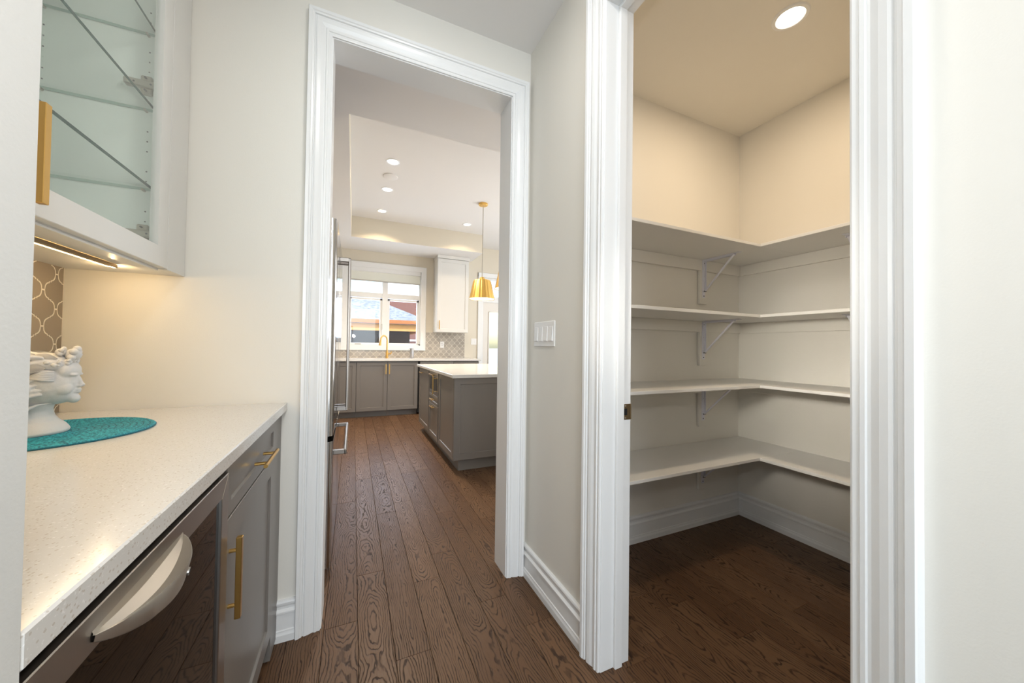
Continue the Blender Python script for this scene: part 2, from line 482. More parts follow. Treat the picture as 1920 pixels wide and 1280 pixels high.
# far wall with window and glazed door openings
WX0, WX1, WZ0, WZ1 = -.11, 1.13, 1.15, 2.51
DX0, DX1 = 2.335, 3.25
wall('wall_kitchen_far', [(-1.0, WX0, KY, KY+.15, 0, TZ+.1), (WX0, WX1, KY, KY+.15, 0, WZ0), (WX0, WX1, KY, KY+.15, WZ1, TZ+.1),
     (WX1, DX0, KY, KY+.15, 0, TZ+.1), (DX0, DX1, KY, KY+.15, 2.53, TZ+.1), (DX1, 4.6, KY, KY+.15, 0, TZ+.1)], 'kitchen_paint')
bm = NB(); box(bm, -1.7, XB+.0, -2.7, YA, ZC, ZC+.08); struct('ceiling', bm, 'ceiling_paint')
bm = NB(); box(bm, XB2, PXC, PYN, YA, ZC, ZC+.08); struct('ceiling_pantry', bm, 'wall_paint')
bm = NB(); box(bm, -.95, 4.55, YB, KY, TZ, TZ+.08); struct('ceiling_kitchen', bm, 'ceiling_paint')
# soffit ring around the tray: painted sides, white underside
TX0, TY0, TY1, TX1 = -.06, 2.77, 5.90, 2.06
bm = NB()
for b_ in ((-.95, TX0, YB, KY, KZ, TZ), (TX0, 4.55, YB, TY0, KZ, TZ), (TX0, TX1, TY1, KY, KZ, TZ)):
    box(bm, *b_)
bm.faces.ensure_lookup_table(); bm.normal_update()
bmesh.ops.recalc_face_normals(bm, faces=bm.faces)
for f in bm.faces:
    if f.normal.z < -.5: f.material_index = 1
struct('ceiling_soffit', bm, ['kitchen_paint', 'ceiling_paint'])

# floor slab and individual oak planks
bm = NB(); box(bm, -1.7, 4.6, -2.7, KY+.15, -.06, -.009)
floor = struct('floor', bm, 'black_gap')
ORI[floor.name] = Vector((0, 0, 0))
def plank(x0, x1, y0, y1):
    bm = NB(); g, c = .0006, .0016
    a = [bm.verts.new(v) for v in ((x0+g, y0+g, -.009), (x1-g, y0+g, -.009), (x1-g, y1-g, -.009), (x0+g, y1-g, -.009))]
    b_ = [bm.verts.new((v.co.x, v.co.y, -.0012)) for v in a]
    t = [bm.verts.new(v) for v in ((x0+c, y0+c, 0), (x1-c, y0+c, 0), (x1-c, y1-c, 0), (x0+c, y1-c, 0))]
    for p, q in ((a, b_), (b_, t)):
        for k in range(4): bm.faces.new((p[k], p[(k+1) % 4], q[(k+1) % 4], q[k]))
    bm.faces.new(t)
    return obj('plank', bm, 'oak', floor)
fixed = {-1: [1.62], 0: [1.93, 3.3], 1: [1.36], 2: [1.77, 2.72], 3: [1.97], 4: [1.52]}
np_ = 0
for row in range(-8, 28):
    x0 = PX0 + row*PW; x1 = x0 + PW
    if x1 > 3.4: break
    cuts = list(fixed.get(row, [random.uniform(.9, 1.9)]))
    while cuts[0] > .2: cuts.insert(0, cuts[0] - random.uniform(.75, 1.35))
    while cuts[-1] < KY: cuts.append(cuts[-1] + random.uniform(.75, 1.45))
    for a, b_ in zip(cuts, cuts[1:]):
        a_, bb = max(a, -.4), min(b_, KY)
        if bb - a_ < .02: continue
        if x1 < -.30 and (bb < YB): continue
        if x0 > .95 and x0 < 2.5 and a_ > 3.9: continue
        if x0 > 2.5 and bb < 3.0: continue
        plank(x0, x1, a_, bb); np_ += 1

# casings
CP = [(0, 0), (0, .009), (.003, .011), (.012, .011), (.014, .014), (.021, .0145), (.023, .011), (.028, .0115), (.040, .017), (.052, .020),
      (.057, .0195), (.059, .016), (.062, .016), (.064, .022), (.070, .0235), (.073, .027), (.084, .028), (.086, .025), (.086, 0)]
def casing(name, frames, prof=CP, sc=1.0):
    e = struct_e(name)
    pr_ = [(u*sc, d) for u, d in prof]
    for i, nm in enumerate(('casing_leg', 'casing_head', 'casing_leg')):
        bm = NB(); sweep(bm, frames[i:i+2], pr_); obj(nm, bm, 'trim_paint', e)
    return e
rv = .004
D = (0, -1, 0)
casing('trim_1', [((DL-rv, YA, 0), (-1, 0, 0), D), ((DL-rv, YA, DH+rv), (-1, 0, 1), D), ((DR+rv, YA, DH+rv), (1, 0, 1), D), ((DR+rv, YA, 0), (1, 0, 0), D)])
D = (-1, 0, 0)
casing('trim_2', [((XB, PY1+rv, 0), (0, 1, 0), D), ((XB, PY1+rv, PH+rv), (0, 1, 1), D), ((XB, PY0-rv, PH+rv), (0, -1, 1), D), ((XB, PY0-rv, 0), (0, -1, 0), D)])
# jamb liners
bm = NB()
for b_ in ((DL-.012, DL, YA-.002, YB+.002, 0, DH), (DR, DR+.012, YA-.002, YB+.002, 0, DH), (DL-.012, DR+.012, YA-.002, YB+.002, DH, DH+.012)):
    box(bm, *b_)
struct('trim_3', bm, 'trim_paint')
e = struct_e('trim_4')
for nm, b_, s_ in (('jamb', (XB-.002, XB2+.002, PY1, PY1+.012, 0, PH), (XB+.055, XB+.087, PY1-.012, PY1, 0, PH-.012)),
                   ('jamb', (XB-.002, XB2+.002, PY0-.012, PY0, 0, PH), (XB+.055, XB+.087, PY0, PY0+.012, 0, PH-.012)),
                   ('head_jamb', (XB-.002, XB2+.002, PY0-.012, PY1+.012, PH, PH+.012), (XB+.055, XB+.087, PY0, PY1, PH-.012, PH))):
    bm = NB(); box(bm, *b_, .0008); obj(nm, bm, 'trim_paint', e)
    bm = NB(); box(bm, *s_, .0015); obj('door_stop', bm, 'trim_paint', e)
# baseboards
BP = [(0, 0), (.020, 0), (.020, .026), (.0175, .033), (.0165, .037), (.0165, .041), (.013, .044), (.012, .102), (.0125, .104), (.018, .107), (.018, .113), (.0145, .116),
      (.009, .121), (.009, .130), (.014, .138), (.0155, .146), (.013, .152), (.007, .155), (0, .155)]
def base_run(name, a, b_, nrm, ea=None, eb=None):
    bm = NB()
    sweep(bm, [(a, ea or nrm, (0, 0, 1)), (b_, eb or nrm, (0, 0, 1))], BP)
    return struct(name, bm, 'trim_paint')
base_run('baseboard_right', (XB, PY1+.09, 0), (XB, YA-.0, 0), (-1, 0, 0))
base_run('baseboard_left', (-.262, YA, 0), (DL-.091, YA, 0), (0, -1, 0))
base_run('baseboard_pantry_far', (XB2, PYF+.003, 0), (PXC, PYF+.003, 0), (0, -1, 0), eb=(-1, -1, 0))
base_run('baseboard_pantry_back', (PXC, PYF+.003, 0), (PXC, PYN, 0), (-1, 0, 0), ea=(-1, -1, 0))
base_run('baseboard_kitchen', (2.12, KY, 0), (2.24, KY, 0), (0, -1, 0))

# ------------------------------------------------------------------ window over the sink
win = struct_e('window_1')
WCX0, WCX1, WCZ0, WCZ1 = WX0+.0, WX1-.0, WZ0, WZ1
bm = NB()
c = .09
for b_ in ((WX0-c, WX0+.004, KY-.022, KY, WZ0-c, WZ1+c), (WX1-.004, WX1+c, KY-.022, KY, WZ0-c, WZ1+c),
           (WX0-c, WX1+c, KY-.024, KY, WZ1-.004, WZ1+c), (WX0-c, WX1+c, KY-.024, KY, WZ0-c, WZ0+.004)):
    box(bm, *b_, .003)
for b_ in ((WX0-c, WX0-c+.02, KY-.03, KY, WZ0-c, WZ1+c), (WX1+c-.02, WX1+c, KY-.03, KY, WZ0-c, WZ1+c),
           (WX0-c, WX1+c, KY-.031, KY, WZ1+c-.02, WZ1+c), (WX0-c, WX1+c, KY-.031, KY, WZ0-c, WZ0-c+.02)):
    box(bm, *b_, .003)
obj('window_casing', bm, 'trim_paint', win)
bm = NB()
f = .03; y0, y1 = KY+.04, KY+.10
MX0, MX1 = .455, .55     # centre mullion
for b_ in ((WX0, WX0+f, y0, y1, WZ0, WZ1), (WX1-f, WX1, y0, y1, WZ0, WZ1), (WX0, WX1, y0, y1, WZ0, WZ0+f), (WX0, WX1, y0, y1, WZ1-f, WZ1),
           (MX0, MX1, y0-.005, y1, WZ0, WZ1), (WX0, WX1, y0-.003, y1, 1.99, 2.08)):
    box(bm, *b_, .003)
obj('window_frame', bm, 'trim_paint', win)
for a, b_ in ((WX0+f, MX0), (MX1, WX1-f)):
    sh = NB(); s_ = .035
    z0, z1 = WZ0+.005, 1.985
    for q in ((a, a+s_, y0+.01, y1-.005, z0, z1), (b_-s_, b_, y0+.01, y1-.005, z0, z1), (a, b_, y0+.01, y1-.005, z0, z0+s_), (a, b_, y0+.01, y1-.005, z1-s_, z1)):
        box(sh, *q, .003)
    o = obj('sash', sh, 'trim_paint', win)
    g = NB(); box(g, a+s_-.004, b_-s_+.004, y0+.03, y0+.036, z0+s_-.004, z1-s_+.004); obj('pane', g, 'clear_glass', o)
    g = NB(); box(g, a, b_, y0+.03, y0+.036, 2.08, WZ1-f); obj('pane', g, 'clear_glass', win)
bm = NB(); box(bm, MX0-.004, MX0+.008, y0-.02, y0-.004, 1.42, 1.53, .002); obj('latch', bm, 'nickel', win)
bm = NB(); box(bm, .02, .12, y0-.012, y0, WZ0+.012, WZ0+.028, .003); obj('crank', bm, 'nickel', win)
# blind
bl = thing('roller_blind', 'rolled up white zebra blind at the top of the sink window', 'blind', (.51, KY+.02, 2.28))
bm = NB(); box(bm, WX0+.01, WX1-.01, KY-.01, KY+.035, 2.44, WZ1, .004); obj('cassette', bm, 'trim_paint', bl)
for k in range(3):
    bm = NB(); box(bm, WX0+.02, WX1-.02, KY+.012+.004*k, KY+.014+.004*k, 2.29+.048*k, 2.325+.048*k+.02); obj('fabric_band', bm, 'blind', bl)
bm = NB(); box(bm, WX0+.02, WX1-.02, KY+.002, KY+.02, 2.272, 2.292, .002); obj('bottom_rail', bm, 'nickel', bl)

# glazed exterior door with transom
d1 = struct_e('door_1')
bm = NB()
for b_ in ((DX0-.095, DX0+.004, KY-.022, KY, 0, 2.62), (DX1-.004, DX1+.095, KY-.022, KY, 0, 2.62), (DX0-.095, DX1+.095, KY-.024, KY, 2.53, 2.62)):
    box(bm, *b_, .003)
box(bm, DX0, DX1, KY+.01, KY+.12, 2.04, 2.12, .003)
box(bm, DX0, DX0+.02, KY, KY+.14, 0, 2.53); box(bm, DX1-.02, DX1, KY, KY+.14, 0, 2.53)
obj('door_casing', bm, 'trim_paint', d1)
bm = NB()
gx0, gx1, gz0, gz1 = DX0+.155, DX1-.155, .3, 1.85
for b_ in ((DX0+.02, gx0, KY+.03, KY+.075, .01, 2.04), (gx1, DX1-.02, KY+.03, KY+.075, .01, 2.04), (gx0, gx1, KY+.03, KY+.075, .01, gz0), (gx0, gx1, KY+.03, KY+.075, gz1, 2.04)):
    box(bm, *b_)
s1 = obj('door_slab', bm, 'door_white', d1)
bm = NB()
for b_ in ((gx0-.012, gx0+.01, KY+.018, KY+.03, gz0, gz1), (gx1-.01, gx1+.012, KY+.018, KY+.03, gz0, gz1), (gx0, gx1, KY+.018, KY+.03, gz1-.01, gz1+.012)): box(bm, *b_, .002)
obj('glazing_bead', bm, 'nickel', s1)
bm = NB(); box(bm, gx0, gx1, KY+.045, KY+.053, gz0, gz1); obj('pane', bm, 'clear_glass', s1)
bm = NB(); box(bm, DX0+.08, DX1-.08, KY+.045, KY+.053, 2.16, 2.49); obj('transom_pane', bm, 'clear_glass', d1)
bm = NB()
for b_ in ((DX0+.02, DX0+.08, KY+.03, KY+.075, 2.12, 2.53), (DX1-.08, DX1-.02, KY+.03, KY+.075, 2.12, 2.53), (DX0+.08, DX1-.08, KY+.03, KY+.075, 2.12, 2.16), (DX0+.08, DX1-.08, KY+.03, KY+.075, 2.49, 2.53)): box(bm, *b_)
obj('transom_frame', bm, 'trim_paint', d1)
for z in (.25, 1.1, 1.85):
    bm = NB(); tube(bm, [(DX0+.02, KY+.02, z-.045), (DX0+.02, KY+.02, z+.045)], .006, 8); obj('hinge', bm, 'nickel', d1)

# ------------------------------------------------------------------ lantern tiles
def lantern():
    q = [(.0462, 0), (.0460, .0065), (.0447, .0125), (.0415, .0180), (.0370, .0218), (.0325, .0236), (.0300, .0238), (.0300, .0275)]
    qq = q + [(.052-x, .055-z) for x, z in q[:-1][::-1]][:-1] + [(.0058, .0545)]
    qq.insert(8, (.0220, .0275))
    g = .0020
    out = [(max(x-g, .004), min(z-g*.3, .0535)) if i else (x-g*.6, 0) for i, (x, z) in enumerate(qq)]
    o1 = out
    o2 = [(-x, z) for x, z in out[::-1]]
    o3 = [(-x, -z) for x, z in out]
    o4 = [(x, -z) for x, z in out[::-1]]
    pts = o1 + o2 + o3[1:] + o4[:-1]
    res = []
    for p in pts:
        if not res or (abs(res[-1][0]-p[0]) + abs(res[-1][1]-p[1])) > 1e-5: res.append(p)
    return res
LAN = lantern()
def clip_poly(pts, lo, hi, ax):
    for sign, lim in ((1, hi), (-1, -lo)):
        out = []
        for i, p in enumerate(pts):
            q = pts[(i+1) % len(pts)]
            dp, dq = sign*p[ax]-lim, sign*q[ax]-lim
            if dp <= 0: out.append(p)
            if dp*dq < 0:
                t = dp/(dp-dq); out.append((p[0]+(q[0]-p[0])*t, p[1]+(q[1]-p[1])*t))
        pts = out
        if len(pts) < 3: return []
    return pts
def tiles(parent, c0, z0, lo, hi, zlo, zhi, place, material='tile_glaze'):
    """place(a, z, depth) -> world point; rows staggered; each tile its own mesh"""
    n_ = 0
    i0 = int((lo-c0)/.052)-2; i1 = int((hi-c0)/.052)+3
    j0 = int((zlo-z0)/.055)-2; j1 = int((zhi-z0)/.055)+3
    for i in range(i0, i1):
        for j in range(j0, j1):
            if (i + j) % 2: continue
            a, z = c0+i*.052, z0+j*.055
            P = clip_poly([(a+x, z+y) for x, y in LAN], lo, hi, 0)
            if P: P = clip_poly(P, zlo, zhi, 1)
            if not P: continue
            xs = [p[0] for p in P]; zs = [p[1] for p in P]
            if (max(xs)-min(xs))*(max(zs)-min(zs)) < 8e-5: continue
            cx, cz = sum(xs)/len(xs), sum(zs)/len(zs)
            bm = NB()
            A = [bm.verts.new(place(p[0], p[1], 0.0)) for p in P]
            B = [bm.verts.new(place(cx+(p[0]-cx)*.975, cz+(p[1]-cz)*.975, .0035)) for p in P]
            for k in range(len(P)):
                bm.faces.new((A[k], A[(k+1) % len(P)], B[(k+1) % len(P)], B[k]))
            bm.faces.new(B)
            obj('tile', bm, material, parent); n_ += 1
    return n_
# niche backsplash, on the left wall
bs = thing('niche_backsplash', 'taupe lantern tile backsplash with white grout under the glass cabinet', 'backsplash', (XL+.001, 1.0, .921))
bm = NB(); box(bm, XL+.0006, XL+.0082, .42, YA-.002, .921, 1.40); obj('grout_bed', bm, 'grout', bs)
tiles(bs, 1.602, 1.304, .98, YA-.006, .922, 1.398, lambda a, z, d: (XL+.0055+d, a, z))
# kitchen backsplash
ks = thing('kitchen_backsplash', 'taupe lantern tile backsplash around the sink window', 'backsplash', (1.0, KY, .93))
bm = NB(); box(bm, -.3, 1.98, KY-.0082, KY-.0005, .926, 1.058); box(bm, 1.225, 1.98, KY-.0082, KY-.0005, 1.058, 1.402); obj('grout_bed', bm, 'grout', ks)
P2 = lambda a, z, d: (a, KY-.0055-d, z)
tiles(ks, .27, .99, -.2, 1.224, .928, 1.057, P2, 'tile_glaze_kitchen_lit')
tiles(ks, 1.31, .99, 1.226, 1.978, .928, 1.40, P2, 'tile_glaze_kitchen_lit')

# ------------------------------------------------------------------ niche counter and cabinets
CF = -.233
ct = NB(); box(ct, XL+.001, CF, .4125, YA-.001, .888, .920, .0025)
tag(obj('niche_countertop', ct, 'quartz', loc=(-.55, 1.0, .888)), 'white speckled quartz countertop running to the doorway wall, statue on it', 'countertop')
FX = -.250
cb = thing('base_cabinet', 'grey shaker base cabinet with drawer and door between wine cooler and wall', 'cabinet', (-.55, 1.3, 0))
bm = NB(); box(bm, XL+.002, FX-.022, .975, YA-.002, .10, .887); box(bm, XL+.002, FX-.08, .975, YA-.002, 0, .10)
box(bm, FX-.022, FX-.001, 1.512, YA-.002, .02, .887)
obj('carcass', bm, 'cabinet_grey', cb)
dw = shaker('drawer_front', cb, .532, .118, TR(FX, .978, .757, R(90)), rail=.032, rec=.006)
dd = shaker('door', cb, .532, .642, TR(FX, .978, .110, R(90)))
bar_handle('drawer_handle', dw, (FX, 1.275, .806), (0, 1, 0), .17, (1, 0, 0), off=.032, thick=.011, rnd=True, inset=.032)
bar_handle('door_handle', dd, (FX-.001, 1.006, .612), (0, 0, 1), .185, (1, 0, 0), off=.020, thick=.013, inset=.030)

# wine cooler
wc = thing('wine_cooler', 'stainless framed under-counter wine cooler with dark glass door', 'appliance', (-.55, .67, 0))
WY0, WY1, WZB, WZT = .37, .967, .10, .866
bm = NB()
for b_ in ((XL+.01, FX-.045, WY0, WY0+.02, .03, .872), (XL+.01, FX-.045, WY1-.02, WY1, .03, .872), (XL+.01, FX-.045, WY0, WY1, .852, .872), (XL+.01, FX-.045, WY0, WY1, .03, .08), (XL+.01, XL+.03, WY0, WY1, .03, .872)):
    box(bm, *b_)
obj('housing', bm, 'fridge_liner', wc)
# mitred stainless frame
bm = NB()
def frame(bm, ya, yb, za, zb, wd, x0, x1, ins=.004):
    O = [(ya, za), (yb, za), (yb, zb), (ya, zb)]; I = [(ya+wd, za+wd), (yb-wd, za+wd), (yb-wd, zb-wd), (ya+wd, zb-wd)]
    for k in range(4):
        k2 = (k+1) % 4
        g_ = [bm.verts.new((x1, *O[k])), bm.verts.new((x1, *O[k2])), bm.verts.new((x1, *I[k2])), bm.verts.new((x1, *I[k]))]
        b_ = [bm.verts.new((x0, *O[k])), bm.verts.new((x0, *O[k2])), bm.verts.new((x0, *I[k2])), bm.verts.new((x0, *I[k]))]
        bm.faces.new(g_); bm.faces.new(b_[::-1])
        for i in range(4): bm.faces.new((g_[i], b_[i], b_[(i+1) % 4], g_[(i+1) % 4]))
frame(bm, WY0, WY1, WZB, WZT, .042, FX-.04, FX+.006)
bmesh.ops.bevel(bm, geom=[e_ for e_ in bm.edges if abs(e_.verts[0].co.x-(FX+.006)) < 1e-5 and abs(e_.verts[1].co.x-(FX+.006)) < 1e-5], offset=.0012, segments=1, affect='EDGES')
fo = obj('door_frame', bm, 'steel', wc)
bm = NB(); box(bm, FX-.03, FX-.006, WY0+.040, WY1-.040, WZB+.040, WZT-.040); 
bm.free()
bm = NB(); box(bm, FX-.004, FX+.001, WY0+.040, WY1-.040, WZB+.040, WZT-.040); obj('door_glass', bm, 'smoked_glass', wc)
bm = NB(); frame(bm, WY0+.038, WY1-.038, WZB+.038, WZT-.038, .03, FX-.03, FX-.008); obj('door_gasket', bm, 'black_plastic', wc)
for k in range(5):
    z = .22 + k*.125
    bm = NB()
    box(bm, FX-.10, FX-.088, WY0+.03, WY1-.03, z, z+.028, .002)
    tube(bm, [(FX-.5, WY0+.04, z), (FX-.5, WY1-.04, z)], .003, 6)
    for j in range(9):
        yy = WY0+.05+j*.062
        tube(bm, [(FX-.5, yy, z+.004), (FX-.09, yy, z+.004)], .003, 6)
    obj('wine_rack', bm, 'rack_wire', wc)
# scooped crescent handle
bm = NB()
ya, yb, zc_ = .520, .736, .842
cols = []
NT = 24
for i in range(NT+1):
    t = i/NT
    s = math.sin(PI*min(max(t, .002), .998))**.75
    y = ya+(yb-ya)*t
    xo = FX+.007+.036*s; zl = zc_-.004*s; lo = zc_-.006-.034*s
    cols.append([Vector(p) for p in ((FX+.006, y, zc_+.004), (FX+.007, y, zc_+.002-.010*s), (FX+.006+.45*(xo-FX-.006), y, zl-.012*s),
                                     (xo-.002, y, zl-.003*s), (xo, y, zl), (xo+.001, y, zl-.004*s), (xo-.005*s, y, lo+.006*s), (xo-.012*s, y, lo), (FX+.006, y, lo-.002*s))])
G = [[bm.verts.new(p) for p in c_] for c_ in cols]
for a, b_ in zip(G, G[1:]):
    for k in range(len(a)-1): bm.faces.new((a[k], b_[k], b_[k+1], a[k+1]))
bmesh.ops.remove_doubles(bm, verts=bm.verts, dist=1e-5)
hd = obj('door_handle', bm, 'nickel', wc, smooth=True)
bm = NB(); q = Vector((FX+.0385, .655, zc_-.0195)); nd = Vector((.985, .14, -.12)).normalized()
tube(bm, [q, q+nd*.003], .0055, 14); obj('lock', bm, 'steel', hd)
bm = NB(); tube(bm, [q+nd*.0025, q+nd*.0036], .0028, 10); obj('keyhole', bm, 'black_gap', hd)
bm = NB(); box(bm, FX-.03, FX-.004, WY0, WY1, .87, .887); box(bm, FX-.02, FX-.002, .93, .962, .867, .874, .001)
obj('top_hinge', bm, 'black_plastic', wc)

# ------------------------------------------------------------------ upper glass cabinet
UX, UZ0, UZ1 = -.555, 1.385, 2.60
uc = thing('wall_cabinet', 'white wall cabinet with glass door and glass shelves over the niche counter', 'cabinet', (-.7, 1.2, UZ0))
bm = NB()
for b_, mi in (((XL+.001, UX-.022, 1.50, 1.518, UZ0+.012, UZ1), 0), ((XL+.001, UX-.022, .421, .44, UZ0+.012, UZ1), 0), ((XL+.001, XL+.010, .44, 1.50, UZ0+.012, UZ1), 0),
               ((XL+.001, UX-.022, .44, 1.50, UZ0+.02, UZ0+.038), 0), ((XL+.001, UX-.022, .44, 1.50, UZ1-.018, UZ1), 0)):
    box(bm, *b_, mi=mi)
obj('carcass', bm, 'mint_liner', uc)
bm = NB(); box(bm, XL+.001, UX-.022, .422, YA-.002, UZ0, UZ0+.012); box(bm, UX-.06, UX-.022, .422, 1.5, UZ0-.006, UZ0, .001); obj('bottom_panel', bm, 'cabinet_white', uc)
bm = NB(); box(bm, UX-.022, UX-.001, 1.504, YA-.002, UZ0, UZ1, .001); obj('filler', bm, 'cabinet_white', uc)
gd = shaker('door', uc, .585, UZ1-UZ0-.004, TR(UX, .915, UZ0+.002, R(90)), 'cabinet_white', rail=.062, glass=True, t=.021)
bm = NB(); box(bm, UX-.014, UX-.010, .915+.060, 1.50-.060, UZ0+.06, UZ1-.06); obj('glass_pane', bm, 'green_glass', gd)
bar_handle('door_handle', gd, (UX, .938, 1.492), (0, 0, 1), .185, (1, 0, 0), off=.030, thick=.015, inset=.035)
gd2 = shaker('door', uc, .485, UZ1-UZ0-.004, TR(UX, .426, UZ0+.002, R(90)), 'cabinet_white', rail=.062, glass=True, t=.021)
bm = NB(); box(bm, UX-.014, UX-.010, .486, .852, UZ0+.06, UZ1-.06); obj('glass_pane', bm, 'green_glass', gd2)
for z in (1.635, 1.889, 2.133):
    bm = NB(); box(bm, XL+.014, UX-.036, .445, 1.498, z-.0045, z+.0045)
    bmesh.ops.recalc_face_normals(bm, faces=bm.faces); bm.normal_update()
    for f_ in bm.faces:
        if f_.normal.x > .5: f_.material_index = 1
        elif abs(f_.normal.z) < .5: f_.material_index = 2
    obj('glass_shelf', bm, ['green_glass', 'glass_edge', 'glass_edge_pale'], uc)
    bm = NB()
    for x in (-.845, -.615): tube(bm, [(x, 1.50, z-.006), (x, 1.485, z-.006)], .0035, 8)
    obj('shelf_pin', bm, 'nickel', uc)
bm = NB()
for x in (-.846, -.612):
    for k in range(26):
        z = 1.50 + .032*k*1.0
        if any(abs(z-s_) < .012 for s_ in (1.635, 1.889, 2.133)): continue
        if x > -.7 and (abs(z-1.96) < .03): continue
        if k % 4 == 3: continue
        tube(bm, [(x, 1.5005, z), (x, 1.4992, z)], .0022, 8)
po = obj('pin_holes', bm, 'screw', uc); po['kind'] = 'stuff'
for z in (1.49, 1.963, 2.45):
    bm = NB()
    box(bm, -.665, -.585, 1.480, 1.4995, z-.011, z+.011, .003)
    box(bm, -.628, -.600, 1.488, 1.4995, z-.030, z+.030, .003)
    tube(bm, [(-.614, 1.4882, z+.02), (-.614, 1.487, z+.02)], .005, 8); tube(bm, [(-.614, 1.4882, z-.02), (-.614, 1.487, z-.02)], .005, 8)
    tube(bm, [(-.585, 1.49, z-.012), (-.585, 1.49, z+.012)], .007, 8)
    h_ = obj('hinge', bm, 'nickel', uc)
    bm = NB()
    for x_, z_ in ((-.614, z+.02), (-.614, z-.02), (-.640, z), (-.600, z)): tube(bm, [(x_, 1.4868, z_), (x_, 1.4795, z_)], .0028, 8)
    obj('hinge_screw', bm, 'screw', h_)
# under-cabinet light strip
ls = thing('led_strip', 'warm LED light strip mounted under the glass cabinet', 'light', (-.67, .95, UZ0-.01))
bm = NB(); box(bm, -.668, -.660, .45, 1.474, UZ0-.012, UZ0-.001, .001); obj('channel', bm, 'dark_nickel', ls)
bm = NB(); box(bm, -.6845, -.668, .45, 1.474, UZ0-.009, UZ0-.002, .001); obj('diffuser', bm, 'glow_warm', ls)
lamp('led_strip_light', 'AREA', (-.69, .96, UZ0-.014), .65, (1, .76, .46), .02, 1.0, rot=(0, R(-15), 0))
lamp('led_end_light', 'POINT', (-.68, 1.49, UZ0-.014), .35, (1, .70, .36), .006)

# placemat
pm = NB(); prof = [(0, .0)]
prof = [(0, 0)]; Rm = .190; nr = 15
prof = [(0.0, .004)]
for k in range(nr):
    a = k*Rm/nr
    for s in (.15, .5, .85): prof.append((a + s*Rm/nr, .0028 + .0042*math.sin(PI*s)))
prof += [(Rm, .0025), (Rm-.001, 0), (0.0, 0)]
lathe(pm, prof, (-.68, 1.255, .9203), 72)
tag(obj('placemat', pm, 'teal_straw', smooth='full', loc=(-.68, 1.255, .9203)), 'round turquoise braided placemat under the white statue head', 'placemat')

# statue head: white planter of a woman's head with leaves and flowers in the hair
SCX, SCY, SZ = -.705, 1.245, .9262
st = thing('statue_head', "white plaster woman's head with leaf and flower wreath on the turquoise mat", 'statue', (SCX, SCY, SZ), R(12), local=True)
def remeshed(bm, vox, smooth_it=3):
    me = bpy.data.meshes.new('tmp'); bm.to_mesh(me); bm.free()
    o = bpy.data.objects.new('tmp', me); COL.objects.link(o)
    r_ = o.modifiers.new('r', 'REMESH'); r_.mode = 'VOXEL'; r_.voxel_size = vox
    s_ = o.modifiers.new('s', 'SMOOTH'); s_.iterations = smooth_it; s_.factor = .6
    dg = bpy.context.evaluated_depsgraph_get(); ev = o.evaluated_get(dg)
    out = bmesh.new(); tmp = ev.to_mesh(); out.from_mesh(tmp); ev.to_mesh_clear()
    bpy.data.objects.remove(o); bpy.data.meshes.remove(me)
    return out
def RY(a): return Matrix.Rotation(a, 3, 'Y')
def RX(a): return Matrix.Rotation(a, 3, 'X')
def RZ(a): return Matrix.Rotation(a, 3, 'Z')
bm = NB()
lathe(bm, [(0, 0), (.066, 0), (.068, .006), (.064, .014), (.060, .020), (.050, .030), (.043, .042), (.040, .056), (.044, .075), (0, .08)], (-.004, 0, 0), 40)
ellip(bm, (.008, 0, .122), (.070, .058, .060))            # skull / face mass
ellip(bm, (-.020, 0, .130), (.070, .064, .058))
ellip(bm, (.040, 0, .098), (.034, .038, .030))            # jaw
ellip(bm, (.0695, 0, .081), (.0110, .015, .0120))          # chin
ellip(bm, (.054, 0, .088), (.022, .024, .016))
ellip(bm, (.057, 0, .150), (.0225, .040, .026))            # forehead
ellip(bm, (.050, .022, .108), (.024, .018, .020)); ellip(bm, (.050, -.022, .108), (.024, .018, .020))   # cheeks
ellip(bm, (.0705, .015, .1405), (.009, .016, .0045)); ellip(bm, (.0705, -.015, .1405), (.009, .016, .0045))  # brows
ellip(bm, (.066, .016, .130), (.0085, .010, .0055)); ellip(bm, (.066, -.016, .130), (.0085, .010, .0055))  # eyeballs
ellip(bm, (.0775, 0, .1245), (.0055, .0055, .0165), RY(R(-16)))    # nose bridge
ellip(bm, (.0820, 0, .1145), (.0058, .0060, .0052))                # nose tip
ellip(bm, (.0800, .006, .1115), (.0045, .0035, .0035)); ellip(bm, (.0800, -.006, .1115), (.0045, .0035, .0035))
ellip(bm, (.0765, 0, .1030), (.0060, .0110, .0026)); ellip(bm, (.0755, 0, .0968), (.0060, .0095, .0030))  # lips
ellip(bm, (.070, 0, .0995), (.008, .014, .009))
bm = remeshed(bm, .0019, 3)
head = obj('face_and_neck', bm, 'plaster', st, smooth='full')
